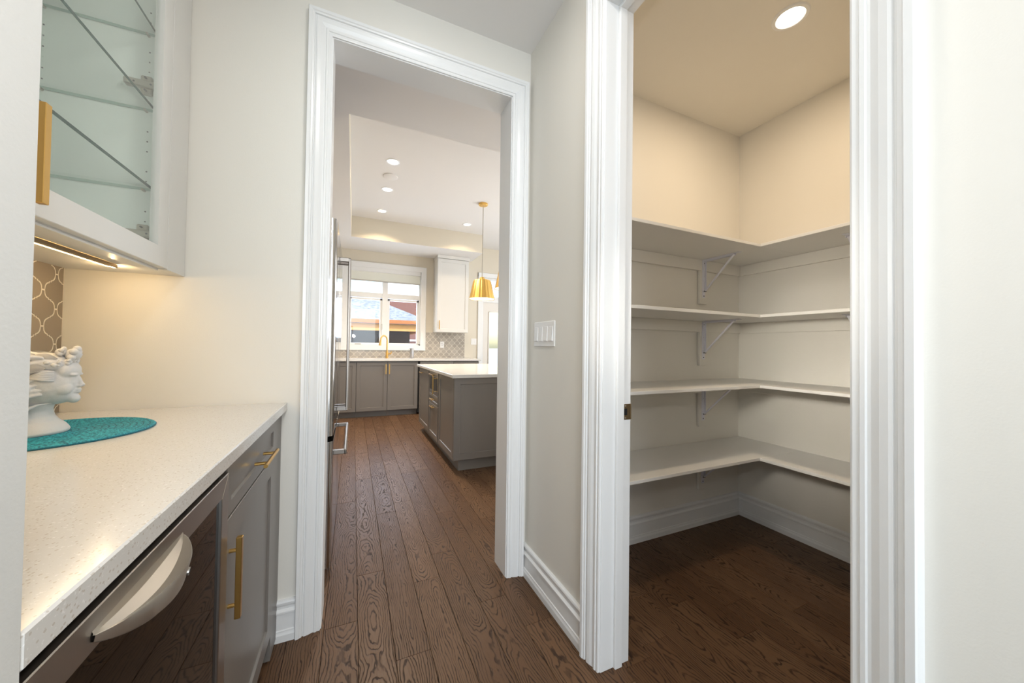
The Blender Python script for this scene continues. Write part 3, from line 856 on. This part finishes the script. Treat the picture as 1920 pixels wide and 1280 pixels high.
# hair mass and waves
bm = NB()
ellip(bm, (-.030, 0, .150), (.078, .070, .052))
ellip(bm, (.020, 0, .165), (.050, .056, .030))
ellip(bm, (-.060, 0, .105), (.045, .058, .050))
for s in (-1, 1):
    for k in range(7):
        z0 = .183 - .014*k
        pts = []
        for i in range(9):
            t = i/8
            pts.append((.034 - .115*t, s*(.048 + .022*math.sin(PI*t) - .012*t), z0 - .02*t - .006*k*t + .005*math.sin(t*9+k)))
        tube(bm, pts, [.0035, .0055, .0065, .0065, .006, .006, .0055, .005, .004], 8)
    tube(bm, [(-.03, s*.056, .10), (-.035, s*.054, .075), (-.045, s*.046, .05), (-.05, s*.036, .03)], [.012, .011, .009, .004], 8)
    tube(bm, [(-.06, s*.05, .10), (-.062, s*.05, .07), (-.066, s*.04, .045)], [.012, .012, .006], 8)
    # side bun and hanging lock
    for k in range(3): 
        a0 = k*2.1
        tube(bm, [(.004+(.004+.0045*k)*math.cos(a0+.7*i), s*(.062+.004*(2-k)), .113+(.004+.0045*k)*math.sin(a0+.7*i)) for i in range(9)], .0042, 8)
    for k in range(6):
        ellip(bm, (.004, s*.060, .096-.0058*k), (.0095-.0003*k, .008, .0042), sub=2)
    ellip(bm, (.000, s*.053, .056), (.0165, .011, .011)); 
    tube(bm, [(-.002, s*.05, .052), (-.004, s*.046, .036), (-.004, s*.044, .030)], [.011, .009, .008], 8)
    tube(bm, [(.010, s*.050, .064), (.024, s*.040, .072), (.044, s*.026, .074)], [.005, .0035, .001], 8)
bm = remeshed(bm, .0021, 2)
obj('hair', bm, 'plaster', st, smooth='full')
def leaf(c_, ln, wd, rot, ridges=3):
    bm = NB(); N_, K_ = 10, 7
    g = []
    for i in range(N_+1):
        t = i/N_; ww = wd*math.sin(PI*t**.8)**.8 + .0004
        row = []
        for k in range(K_):
            v = -1+2*k/(K_-1)
            row.append(bm.verts.new(rot @ Vector((ln*(t-.5), v*ww, .005*(1-v*v)*math.sin(PI*t) - .0018*(abs(v) < .1) + .001*math.cos(v*6))) + Vector(c_)))
        g.append(row)
    for a, b_ in zip(g, g[1:]):
        for k in range(K_-1): bm.faces.new((a[k], a[k+1], b_[k+1], b_[k]))
    res = bmesh.ops.solidify(bm, geom=bm.faces[:], thickness=.0035)
    return obj('leaf', bm, 'plaster', st, smooth='full')
for s in (-1, 1):
    fl = RX(R(-70*s))
    leaf((.000, s*.050, .188), .046, .0125, RY(R(-4)) @ RX(R(-55*s)))
    leaf((.034, s*.040, .183), .036, .0115, RZ(R(-14*s)) @ RY(R(6)) @ RX(R(-60*s)))
    leaf((.022, s*.060, .160), .038, .0120, RZ(R(-16*s)) @ RY(R(4)) @ fl)
    leaf((-.022, s*.066, .146), .032, .011, RY(R(12)) @ fl)
    leaf((-.036, s*.062, .172), .036, .011, RY(R(16)) @ fl)
    bm = NB()
    for k in range(6):
        tube(bm, [(.018, s*.060, .141-.0008*k), (.034, s*(.056), .144-.0040*(k-2)), (.050, s*.046, .141-.0042*(k-2))], [.002, .0042, .0025], 8)
    obj('shell', bm, 'plaster', st, smooth='full')
for cx_, cy_, cz_, rr in ((.068, -.006, .190, .019), (.060, .014, .190, .014), (.050, -.014, .196, .012), (.064, -.022, .172, .0095), (.052, -.034, .168, .009), (.064, .020, .172, .010)):
    bm = NB(); ellip(bm, (cx_, cy_, cz_), (rr*.8,)*3, sub=2)
    for k in range(6):
        a = k*PI/3
        ellip(bm, (cx_+rr*.35*math.cos(a)*.6+.002, cy_+rr*.72*math.sin(a), cz_+rr*.72*math.cos(a)), (rr*.42, rr*.46, rr*.46), sub=2)
    obj('flower', bm, 'plaster', st, smooth='full')
for k in range(9):
    a = k*.7
    bm = NB(); ellip(bm, (.048+.010*math.cos(a*2), .040*math.cos(a*.6)-.01, .166+.006*math.sin(a*1.7)), (.0050,)*3, sub=2)
    obj('berry', bm, 'plaster', st, smooth='full')

# ------------------------------------------------------------------ light switch and strike plate
sw = thing('light_switch', 'white four gang rocker light switch on wall between the two doorways', 'light switch', (XB, 1.454, 1.213))
bm = NB(); box(bm, XB-.006, XB, 1.454-.098, 1.454+.098, 1.213-.059, 1.213+.059, .003); obj('plate', bm, 'plastic_white', sw)
for k in range(4):
    yc = 1.454-.069+.046*k
    bm = NB()
    vs = [(XB-.006, yc-.0155, 1.247), (XB-.006, yc+.0155, 1.247), (XB-.006, yc-.0155, 1.179), (XB-.006, yc+.0155, 1.179)]
    a = [bm.verts.new(v) for v in vs]; b_ = [bm.verts.new((XB-.0075, v[1], v[2]-.001)) for v in vs[:2]] + [bm.verts.new((XB-.013, v[1], v[2]+.002)) for v in vs[2:]]
    for q in ((0, 1, 3, 2),): bm.faces.new([b_[i] for i in q])
    for i, j in ((0, 1), (1, 3), (3, 2), (2, 0)): bm.faces.new((a[i], a[j], b_[j], b_[i]))
    obj('rocker', bm, 'plastic_white', sw)
sp = thing('strike_plate', 'small brass strike plate in the left pantry door jamb', 'strike plate', (.927, PY1, .916))
bm = NB(); box(bm, .909, .9475, PY1-.002, PY1, .887, .945, .0006); box(bm, .9455, .9485, PY1-.004, PY1, .889, .943, .001); obj('plate', bm, 'dark_nickel', sp)
bm = NB(); box(bm, .914, .929, PY1-.0026, PY1-.001, .904, .928); obj('latch_hole', bm, 'black_gap', sp)
bm = NB()
for z in (.894, .938): tube(bm, [(.921, PY1-.0018, z), (.921, PY1-.0032, z)], .0032, 10)
obj('screw', bm, 'nickel', sp)

# ------------------------------------------------------------------ pantry shelves
SXI, SYI = 2.108, 1.257
tops = (('topmost white L-shaped pantry shelf, above eye level', 1.758), ('second from top white L-shaped pantry shelf', 1.353),
        ('third from top white L-shaped pantry shelf, at strike plate height', .952), ('lowest white L-shaped pantry shelf, above the baseboard', .542))
for lb, z in tops:
    t = thing('pantry_shelf', lb, 'shelf', (PXC-.2, PYF-.2, z), group='white pantry shelves')
    bm = NB(); box(bm, XB2+.002, PXC-.0005, SYI, PYF-.0005, z-.016, z, .001); obj('long_board', bm, 'shelf_white', t)
    bm = NB(); box(bm, SXI, PXC-.0005, PYN+.002, SYI-.0008, z-.016, z, .001); obj('side_board', bm, 'shelf_white', t)
    zu = z-.0165
    bm = NB(); box(bm, XB2+.002, PXC-.0005, PYF-.018, PYF-.0005, zu-.070, zu, .001); obj('cleat', bm, 'wall_paint', t)
    bm = NB(); box(bm, PXC-.018, PXC-.0005, PYN+.002, PYF-.019, zu-.070, zu, .001); obj('cleat', bm, 'wall_paint', t)
    bm = NB(); box(bm, 2.108-.033, 2.108+.033, PYF-.018, PYF-.0005, zu-.292, zu-.0705, .0015); obj('backing_block', bm, 'wall_paint', t)
    bm = NB(); box(bm, PXC-.018, PXC-.0005, .93-.033, .93+.033, zu-.292, zu-.0705, .0015); obj('backing_block', bm, 'wall_paint', t)
# brackets
def bracket_proto(label):
    """wall at local y=0, arm along -y, top at z=0"""
    t = thing('shelf_bracket', label, 'bracket', group='white metal shelf brackets in the pantry', local=True)
    wv_ = .013
    bm = NB(); box(bm, -wv_, wv_, -.003, 0, -.250, 0, .001); box(bm, -wv_, -wv_+.002, -.012, 0, -.205, -.002); box(bm, wv_-.002, wv_, -.012, 0, -.205, -.002); obj('wall_leg', bm, 'bracket_white', t)
    bm = NB(); box(bm, -wv_, wv_, -.245, -.003, -.003, 0, .001); box(bm, -wv_, -wv_+.002, -.21, 0, -.012, -.001); box(bm, wv_-.002, wv_, -.21, 0, -.012, -.001); obj('shelf_arm', bm, 'bracket_white', t)
    bm = NB()
    a, b_ = Vector((0, -.006, -.212)), Vector((0, -.206, -.006))
    d = (b_-a).normalized(); s = Vector((0, -d.z, d.y))
    Mx = Matrix((Vector((1, 0, 0)), d, s)).transposed().to_4x4(); Mx.translation = a
    box(bm, -.0075, .0075, 0, (b_-a).length, -.003, .003, .001, Mx=Mx); obj('brace', bm, 'bracket_white', t)
    bm = NB()
    for z in (-.022, -.105, -.238): tube(bm, [(0, -.003, z), (0, -.0042, z)], .0042 if z != -.105 else .0022, 10)
    tube(bm, [(-.009, -.012, -.207), (.009, -.012, -.207)], .004, 8)
    obj('screw', bm, 'screw', t)
    return t
desc = ('the topmost pantry shelf', 'the second pantry shelf from the top', 'the third pantry shelf from the top', 'the lowest pantry shelf')
proto = None
for (lb, z), ds in zip(tops, desc):
    L1 = 'white bracket left of the corner under '+ds
    L2 = 'white bracket at the right casing under '+ds
    if proto is None:
        proto = bracket_proto(L1); proto.location = (2.108, PYF-.018, z-.0168)
    else: dup(proto, (2.108, PYF-.018, z-.0168), 0, L1)
    dup(proto, (PXC-.018, .93, z-.0168), R(-90), L2)

# recessed lights
def pot(label, loc, r_=.052, rt_=.072, power=6, color=WARM, group=None, cat='light', spread=None):
    t = thing('recessed_light', label, cat, loc, group=group, local=True)
    bm = NB(); lathe(bm, [(r_, -.002), (r_+.004, -.006), (rt_-.004, -.005), (rt_, -.001), (rt_, .0)], seg=40); obj('trim_ring', bm, 'trim_paint', t, smooth=True)
    bm = NB(); lathe(bm, [(0, -.0035), (r_*.9, -.003), (r_, -.002)], seg=40); obj('lens', bm, 'glow', t, smooth=True)
    lamp('recessed_lamp', 'AREA', (loc[0], loc[1], loc[2]-.012), power, color, r_*2, spread=spread)
    return t
pot('round recessed ceiling light inside the pantry', (1.80, .944, ZC), power=7.4, color=(1, .79, .56))
GK = 'recessed lights in the kitchen tray ceiling'
pot('kitchen recessed light highest in the doorway, nearest in its row', (.351, 3.97, TZ), power=17, color=WARM2, group=GK, spread=R(125))
pot('kitchen recessed light just beyond the ceiling disc, middle of its row', (.353, 4.71, TZ), power=18, color=WARM2, group=GK, spread=R(125))
pot('kitchen recessed light over the sink wall, farthest in its row', (.347, 5.50, TZ), power=10, color=WARM, group=GK, spread=R(125))
pot('kitchen recessed light left of the brass pendant rod', (1.64, 5.50, TZ), power=6, color=WARM, group=GK, spread=R(125))
bm = NB(); lathe(bm, [(0, -.012), (.075, -.012), (.082, -.008), (.082, 0)], (.36, 4.33, TZ), 36)
tag(obj('ceiling_disc', bm, 'ceiling_paint', smooth=True, loc=(.36, 4.33, TZ)), 'flat round white cover on the kitchen ceiling between two recessed lights', 'ceiling cover')
# unseen overhead lights added to brighten this room, above the frame
lamp('room_fill', 'AREA', (.25, .75, ZC-.02), 6.5, (1, .975, .94), .25)
lamp('room_fill_behind', 'AREA', (.1, -1.0, ZC-.02), 10, (.95, .97, 1), .25)

# ------------------------------------------------------------------ kitchen: sink wall
kc = thing('sink_countertop', 'long white quartz countertop under the kitchen window', 'countertop', (.9, 6.35, .893))
bm = NB(); box(bm, -.88, 2.10, 6.03, KY-.001, .895, .926, .003); obj('slab', bm, 'quartz', kc)
def kitchen_cab(label, x0, x1, handle=None, x_face0=None):
    t = thing('base_cabinet', label, 'cabinet', ((x0+x1)/2, 6.36, 0), group='grey cabinets under the kitchen window')
    bm = NB(); box(bm, x0, x1, 6.082, KY-.002, .095, .894); box(bm, x0, x1, 6.14, KY-.002, 0, .095)
    obj('carcass', bm, 'cabinet_grey', t)
    d = shaker('door', t, x1-x0-.004, .775, TR(x0+.002, 6.06, .10), rail=.055)
    if handle is not None: bar_handle('door_handle', d, (handle, 6.06, .765), (0, 0, 1), .16, (0, -1, 0), off=.03, thick=.014, inset=.03)
    return t
kitchen_cab('grey sink cabinet door partly behind the fridge handle, leftmost', -.45, .048)
kitchen_cab('grey sink cabinet below the brass tap, handle on its right side', .050, .512, .487)
kitchen_cab('grey sink cabinet below the soap pump, handle on its left side', .514, .995, .540)
dwm = thing('dishwasher', 'dark front of the dishwasher behind the island', 'appliance', (1.30, 6.36, 0))
bm = NB(); box(bm, 1.0, 1.60, 6.075, KY-.002, .03, .893); obj('body', bm, 'black_gap', dwm)
bm = NB(); box(bm, 1.03, 1.597, 6.05, 6.075, .10, .885, .004); dwd = obj('door', bm, 'steel', dwm)
bar_handle('door_handle', dwd, (1.31, 6.05, .83), (1, 0, 0), .5, (0, -1, 0), mi='steel')
kitchen_cab('grey cabinet right of the dishwasher, hidden behind the island', 1.602, 2.07)
# tap
tp = thing('kitchen_tap', 'brass gooseneck kitchen tap in front of the window', 'tap', (.545, 6.50, .926))
bx, by = .535, 6.50
bm = NB(); lathe(bm, [(0, 0), (.027, 0), (.027, .006), (.023, .012), (.021, .11), (.016, .12), (0, .12)], (bx, by, .926), 20); obj('body', bm, 'brass', tp, smooth=True)
bm = NB()
pts = [(bx, by, 1.03), (bx, by, 1.24)]
for k in range(1, 9):
    a = PI*k/9; pts.append((bx-.055*(1-math.cos(a)), by-.03*(1-math.cos(a)), 1.24+.075*math.sin(a)))
pts.append((bx-.112, by-.06, 1.22))
tube(bm, pts, .0125, 12); obj('spout', bm, 'brass', tp, smooth=True)
bm = NB(); tube(bm, [(bx-.112, by-.06, 1.225), (bx-.118, by-.062, 1.18), (bx-.122, by-.064, 1.145)], [.015, .018, .021], 14); obj('spray_head', bm, 'brass', tp, smooth=True)
bm = NB(); tube(bm, [(bx+.015, by, 1.0), (bx+.065, by-.01, 1.005)], .013, 12); tube(bm, [(bx+.062, by-.01, 1.0), (bx+.075, by-.012, 1.045)], .009, 10); obj('lever', bm, 'brass', tp, smooth=True)
so = thing('soap_pump', 'brushed steel soap pump on the window countertop right of the tap', 'soap pump', (.955, 6.50, .926))
bm = NB(); lathe(bm, [(0, 0), (.034, 0), (.036, .004), (.036, .15), (.034, .158), (0, .158)], (.955, 6.50, .926), 24); obj('body', bm, 'soap_steel', so, smooth=True)
bm = NB(); tube(bm, [(.955, 6.50, 1.08), (.955, 6.50, 1.105)], .030, 16); tube(bm, [(.955, 6.50, 1.10), (.905, 6.49, 1.098), (.892, 6.49, 1.088)], .008, 8); obj('pump_head', bm, 'soap_steel', so, smooth=True)
# outlets
def plate(name, label, c, wd, hh, n_holes=2):
    t = thing(name, label, 'outlet' if 'outlet' in name else 'light switch', c)
    bm = NB(); box(bm, c[0]-wd/2, c[0]+wd/2, c[1]-.007, c[1], c[2]-hh/2, c[2]+hh/2, .002); obj('plate', bm, 'plastic_white', t)
    for k in range(n_holes):
        bm = NB()
        if 'outlet' in name: box(bm, c[0]-.017, c[0]+.017, c[1]-.010, c[1]-.006, c[2]-.032+.038*k, c[2]-.004+.038*k, .003)
        else: box(bm, c[0]-.04+.046*k, c[0]-.006+.046*k, c[1]-.010, c[1]-.006, c[2]-.03, c[2]+.03, .002)
        q = obj('socket' if 'outlet' in name else 'rocker', bm, 'plastic_white', t)
        if 'outlet' in name:
            bm = NB()
            for s in (-.006, .006): box(bm, c[0]+s-.0015, c[0]+s+.0015, c[1]-.0106, c[1]-.0095, c[2]-.024+.038*k, c[2]-.012+.038*k)
            obj('slots', bm, 'screw', q)
plate('wall_outlet', 'white power outlet on the tiled kitchen backsplash', (1.535, KY-.009, 1.175), .075, .120)
plate('wall_switch', 'white light switch on the wall left of the glazed kitchen door', (2.165, KY, 1.245), .115, .120)
# upper cabinet
ku = thing('kitchen_wall_cabinet', 'tall white wall cabinet right of the kitchen window', 'cabinet', (1.65, 6.5, 1.40))
bm = NB(); box(bm, 1.362, 1.945, 6.37, KY-.001, 1.402, KZ-.001); obj('carcass', bm, 'cabinet_white', ku)
bm = NB(); box(bm, 1.355, 1.952, 6.33, KY-.001, KZ-.06, KZ-.0005, .004); obj('top_moulding', bm, 'cabinet_white', ku)
kd = shaker('door', ku, .579, 1.33, TR(1.364, 6.348, 1.404), 'cabinet_white', rail=.06)
bar_handle('door_handle', kd, (1.40, 6.348, 1.53), (0, 0, 1), .16, (0, -1, 0), off=.03, thick=.014)

# ------------------------------------------------------------------ island
IX, IY = .835, 3.12
il = thing('kitchen_island', 'grey kitchen island with shaker panels, drawers and brass handles', 'island', (1.5, 4.1, 0))
bm = NB(); box(bm, IX+.022, 2.0, IY+.022, 4.99, .118, .862); obj('carcass', bm, 'cabinet_grey', il)
bm = NB(); box(bm, IX+.068, 1.95, IY+.075, 4.92, 0, .118, .001); obj('plinth', bm, 'cabinet_grey', il)
shaker('end_panel', il, 1.165, .744, TR(IX+.001, IY, .118), rail=.058)
RM = -R(90)
shaker('door', il, .60, .744, TR(IX, 3.145+.60, .118, RM), rail=.057).location = (0, 0, 0)
d3 = shaker('door', il, .475, .372, TR(IX, 3.785+.475, .118, RM), rail=.05)
bar_handle('door_handle', d3, (IX, 4.02, .462), (0, 1, 0), .15, (-1, 0, 0), off=.028, thick=.012)
d2 = shaker('drawer_front', il, .475, .108, TR(IX, 3.785+.475, .494, RM), rail=.028)
bar_handle('drawer_handle', d2, (IX, 4.02, .548), (0, 1, 0), .15, (-1, 0, 0), off=.028, thick=.012)
dm = shaker('microwave_drawer', il, .475, .255, TR(IX, 3.785+.475, .606, RM), 'steel', rail=.03, label='small steel framed built-in drawer with brass handle')
bm = NB(); box(bm, IX-.0015, IX+.006, 3.82, 4.225, .65, .80); obj('window', bm, 'smoked_glass', dm)
bar_handle('drawer_handle', dm, (IX-.001, 4.02, .825), (0, 1, 0), .20, (-1, 0, 0), off=.03, thick=.012)
bar_handle('drawer_handle', dm, (IX-.001, 3.90, .72), (0, 0, 1), .20, (-1, 0, 0), off=.03, thick=.012)
d4 = shaker('door', il, .645, .744, TR(IX, 4.30+.645, .118, RM), rail=.057)
bar_handle('door_handle', d4, (IX, 4.72, .80), (0, 1, 0), .15, (-1, 0, 0), off=.028, thick=.012)
ic = NB(); box(ic, IX-.025, 2.35, IY-.025, 5.03, .862, .8935, .0035)
tag(obj('island_countertop', ic, 'quartz', loc=(1.5, 4.1, .862)), 'white quartz countertop on the grey kitchen island', 'countertop')

# ------------------------------------------------------------------ pendants
def pendant(label, loc):
    t = thing('pendant_light', label, 'pendant lamp', loc, group='brass pendants over the kitchen island', local=True)
    zb = -TZ + 1.80
    bm = NB(); lathe(bm, [(0, -.028), (.055, -.028), (.062, -.022), (.062, 0)], seg=32); obj('canopy', bm, 'brass_shade', t, smooth=True)
    bm = NB(); tube(bm, [(0, 0, -.02), (0, 0, zb+.30)], .006, 10); obj('rod', bm, 'nickel', t, smooth=True)
    bm = NB(); rings = []
    S = 80
    for (r_, z, rip) in ((.030, .300, 0), (.034, .296, 0), (.038, .272, 0), (.085, .266, .0), (.112, .258, .4), (.122, .235, 1), (.150, .10, 1), (.172, .004, 1), (.178, 0, .6)):
        rings.append([bm.verts.new(((r_+.0035*rip*math.cos(20*2*PI*k/S))*math.cos(2*PI*k/S), (r_+.0035*rip*math.cos(20*2*PI*k/S))*math.sin(2*PI*k/S), zb+z)) for k in range(S)])
    for a, b_ in zip(rings, rings[1:]):
        for k in range(S): bm.faces.new((a[k], a[(k+1) % S], b_[(k+1) % S], b_[k]))
    obj('lamp_shade', bm, 'brass_shade', t, smooth=True)
    bm = NB(); lathe(bm, [(.105, .254), (.118, .232), (.145, .10), (.168, .006)], (0, 0, zb), 40); obj('shade_lining', bm, 'shade_inside', t, smooth=True)
    bm = NB(); ellip(bm, (0, 0, zb+.12), (.035, .035, .045)); obj('bulb', bm, 'glow', t, smooth='full')
    lamp('pendant_lamp', 'POINT', (loc[0], loc[1], loc[2]+zb+.04), 3.5, WARM2, .05)
    return t
pendant('ribbed brass pendant hanging fully in view over the island', (1.60, 4.60, TZ))
pendant('ribbed brass pendant mostly hidden by the right doorway jamb', (1.60, 3.64, TZ))

# ------------------------------------------------------------------ fridge
fr = thing('refrigerator', 'stainless french door refrigerator just inside the kitchen doorway', 'refrigerator', (-.45, 2.43, 0))
FF = -.084
bm = NB(); box(bm, -.87, FF-.060, 1.975, 2.885, .02, 1.745, .004); obj('body', bm, 'black_plastic', fr)
def fdoor(name, ya, yb, za, zb, hinge=0):
    bm = NB(); pr_ = []
    x0, r_ = FF-.052, .022
    for k in range(7):
        a = PI/2*k/6; pr_.append((ya+r_-r_*math.cos(a), FF-r_+r_*math.sin(a)))
    for k in range(7):
        a = PI/2*(1-k/6); pr_.append((yb-r_+r_*math.cos(a), FF-r_+r_*math.sin(a)))
    pr_ = [(ya, x0)] + pr_ + [(yb, x0)]
    lo = [bm.verts.new((x, y, za)) for y, x in pr_]; hi = [bm.verts.new((x, y, zb)) for y, x in pr_]
    for k in range(len(pr_)): bm.faces.new((lo[k], lo[(k+1) % len(pr_)], hi[(k+1) % len(pr_)], hi[k]))
    bm.faces.new(lo[::-1]); bm.faces.new(hi)
    return obj(name, bm, 'steel_mirror', fr, smooth=True)
dA = fdoor('door', 1.972, 2.428, .695, 1.782); dB = fdoor('door', 2.432, 2.888, .695, 1.782)
dC = fdoor('freezer_drawer', 1.972, 2.888, .045, .668)
def pro_handle(par, c, ax, ln, off=.062):
    c = Vector(c); ax = Vector(ax); bm = NB()
    side = ax.cross(Vector((1, 0, 0)))
    Mx = Matrix((ax, Vector((1, 0, 0)), side)).transposed().to_4x4(); Mx.translation = c
    box(bm, -ln/2, ln/2, off-.016, off, -.013, .013, .005, Mx=Mx)
    for s in (-1, 1): box(bm, s*ln/2-(.026 if s > 0 else 0), s*ln/2+(0 if s > 0 else .026), -.002, off-.004, -.011, .011, .003, Mx=Mx)
    obj('door_handle', bm, 'handle_steel', par, smooth=True)
pro_handle(dA, (FF, 2.385, 1.215), (0, 0, 1), .93)
pro_handle(dB, (FF, 2.475, 1.215), (0, 0, 1), .93)
pro_handle(dC, (FF, 2.43, .585), (0, 1, 0), .72)
# cabinet above fridge
fc = thing('fridge_top_cabinet', 'narrow strip of grey cabinet above the refrigerator', 'cabinet', (-.5, 2.43, 1.85))
bm = NB(); box(bm, -.895, -.19, 1.96, 2.90, 1.85, KZ-.002); obj('carcass', bm, 'cabinet_grey', fc)
for y in (1.963+.465, 1.963+.935):
    shaker('door', fc, .463, .93, TR(-.170, 0, 0) @ Matrix.Translation((0, y-.463, 1.855)) @ Matrix.Rotation(R(90), 4, 'Z'))

# ------------------------------------------------------------------ outdoors
bm = NB(); box(bm, -150, 200, KY+.3, 260, -.35, -.30); gd_ = obj('yard_ground', bm, 'snow'); gd_['kind'] = 'structure'
gz = thing('garden_pavilion', 'timber garden pavilion with shingled hip roof seen through the sink window', 'pavilion', (.5, 13.5, -.3))
EX0, EX1, EY0, EY1, EZ = -4.2, 2.42, 12.0, 15.6, 1.95
bm = NB()
e_ = [bm.verts.new(v) for v in ((EX0, EY0, EZ), (EX1, EY0, EZ), (EX1, EY1, EZ), (EX0, EY1, EZ))]
rg = [bm.verts.new((-2.4, 13.8, 2.88)), bm.verts.new((.50, 13.8, 2.88))]
bm.faces.new((e_[0], e_[1], rg[1], rg[0])); bm.faces.new((e_[1], e_[2], rg[1])); bm.faces.new((e_[2], e_[3], rg[0], rg[1])); bm.faces.new((e_[3], e_[0], rg[0]))
bm.faces.new(e_[::-1]); obj('roof', bm, 'shingle', gz)
bm = NB(); box(bm, EX0, EX1, EY0-.03, EY0+.02, EZ-.10, EZ+.02, .004); obj('fascia_board', bm, 'timber', gz)
bm = NB(); box(bm, EX0+.1, EX1-.1, EY0+.15, EY0+.27, EZ-.33, EZ-.10, .004); obj('beam', bm, 'timber_light', gz)
bm = NB(); box(bm, EX1-.28, EX1-.14, EY0+.2, EY1-.2, EZ-.33, EZ-.10, .004); obj('beam', bm, 'timber', gz)
for x in (EX0+.3, -1.2, EX1-.2):
    bm = NB(); box(bm, x-.07, x+.07, EY0+.14, EY0+.28, -.3, EZ-.33, .004); obj('post', bm, 'timber', gz)
bm = NB(); box(bm, EX0+.3, EX1-.3, EY1-.5, EY1-.4, -.3, EZ-.1); obj('back_screen', bm, 'timber_dark', gz)
bm = NB(); tube(bm, [(1.05, 13.2, 1.62), (1.05, 13.2, 1.55)], .06, 12); obj('lamp', bm, 'snow', gz)
nb = thing('brick_house', 'red brick neighbour house with pale roof edge beyond the pavilion', 'house', (4, 24, -.3))
bm = NB(); box(bm, 1.6, 5.0, 22, 28, -.3, 4.2); hb = obj('brick_wall', bm, 'house_brick', nb)
for x in (3.7,):
    bm = NB(); box(bm, x, x+1.0, 21.96, 22.02, 3.0, 3.9, .01); q = obj('window_frame', bm, 'gutter', nb)
    bm = NB(); box(bm, x+.08, x+.92, 21.94, 21.97, 3.08, 3.82); obj('pane', bm, 'smoked_glass', q)
bm = NB()
e_ = [bm.verts.new(v) for v in ((1.3, 21.7, 4.15), (5.3, 21.7, 4.15), (5.3, 28.3, 4.15), (1.3, 28.3, 4.15))]
rg = [bm.verts.new((2.5, 25, 7)), bm.verts.new((4.2, 25, 7))]
bm.faces.new((e_[0], e_[1], rg[1], rg[0])); bm.faces.new((e_[1], e_[2], rg[1])); bm.faces.new((e_[2], e_[3], rg[0], rg[1])); bm.faces.new((e_[3], e_[0], rg[0])); bm.faces.new(e_[::-1])
obj('roof', bm, 'snow', nb)
fn = thing('garden_fence', 'low reddish garden wall with snow behind the pavilion posts', 'fence', (0, 17, -.3))
bm = NB(); box(bm, -6, 4.6, 17, 17.15, -.3, 1.35); obj('panel', bm, 'house_brick', fn)
bm = NB(); box(bm, -6, 4.6, 16.97, 17.18, 1.35, 1.43); obj('snow_cap', bm, 'snow', fn)
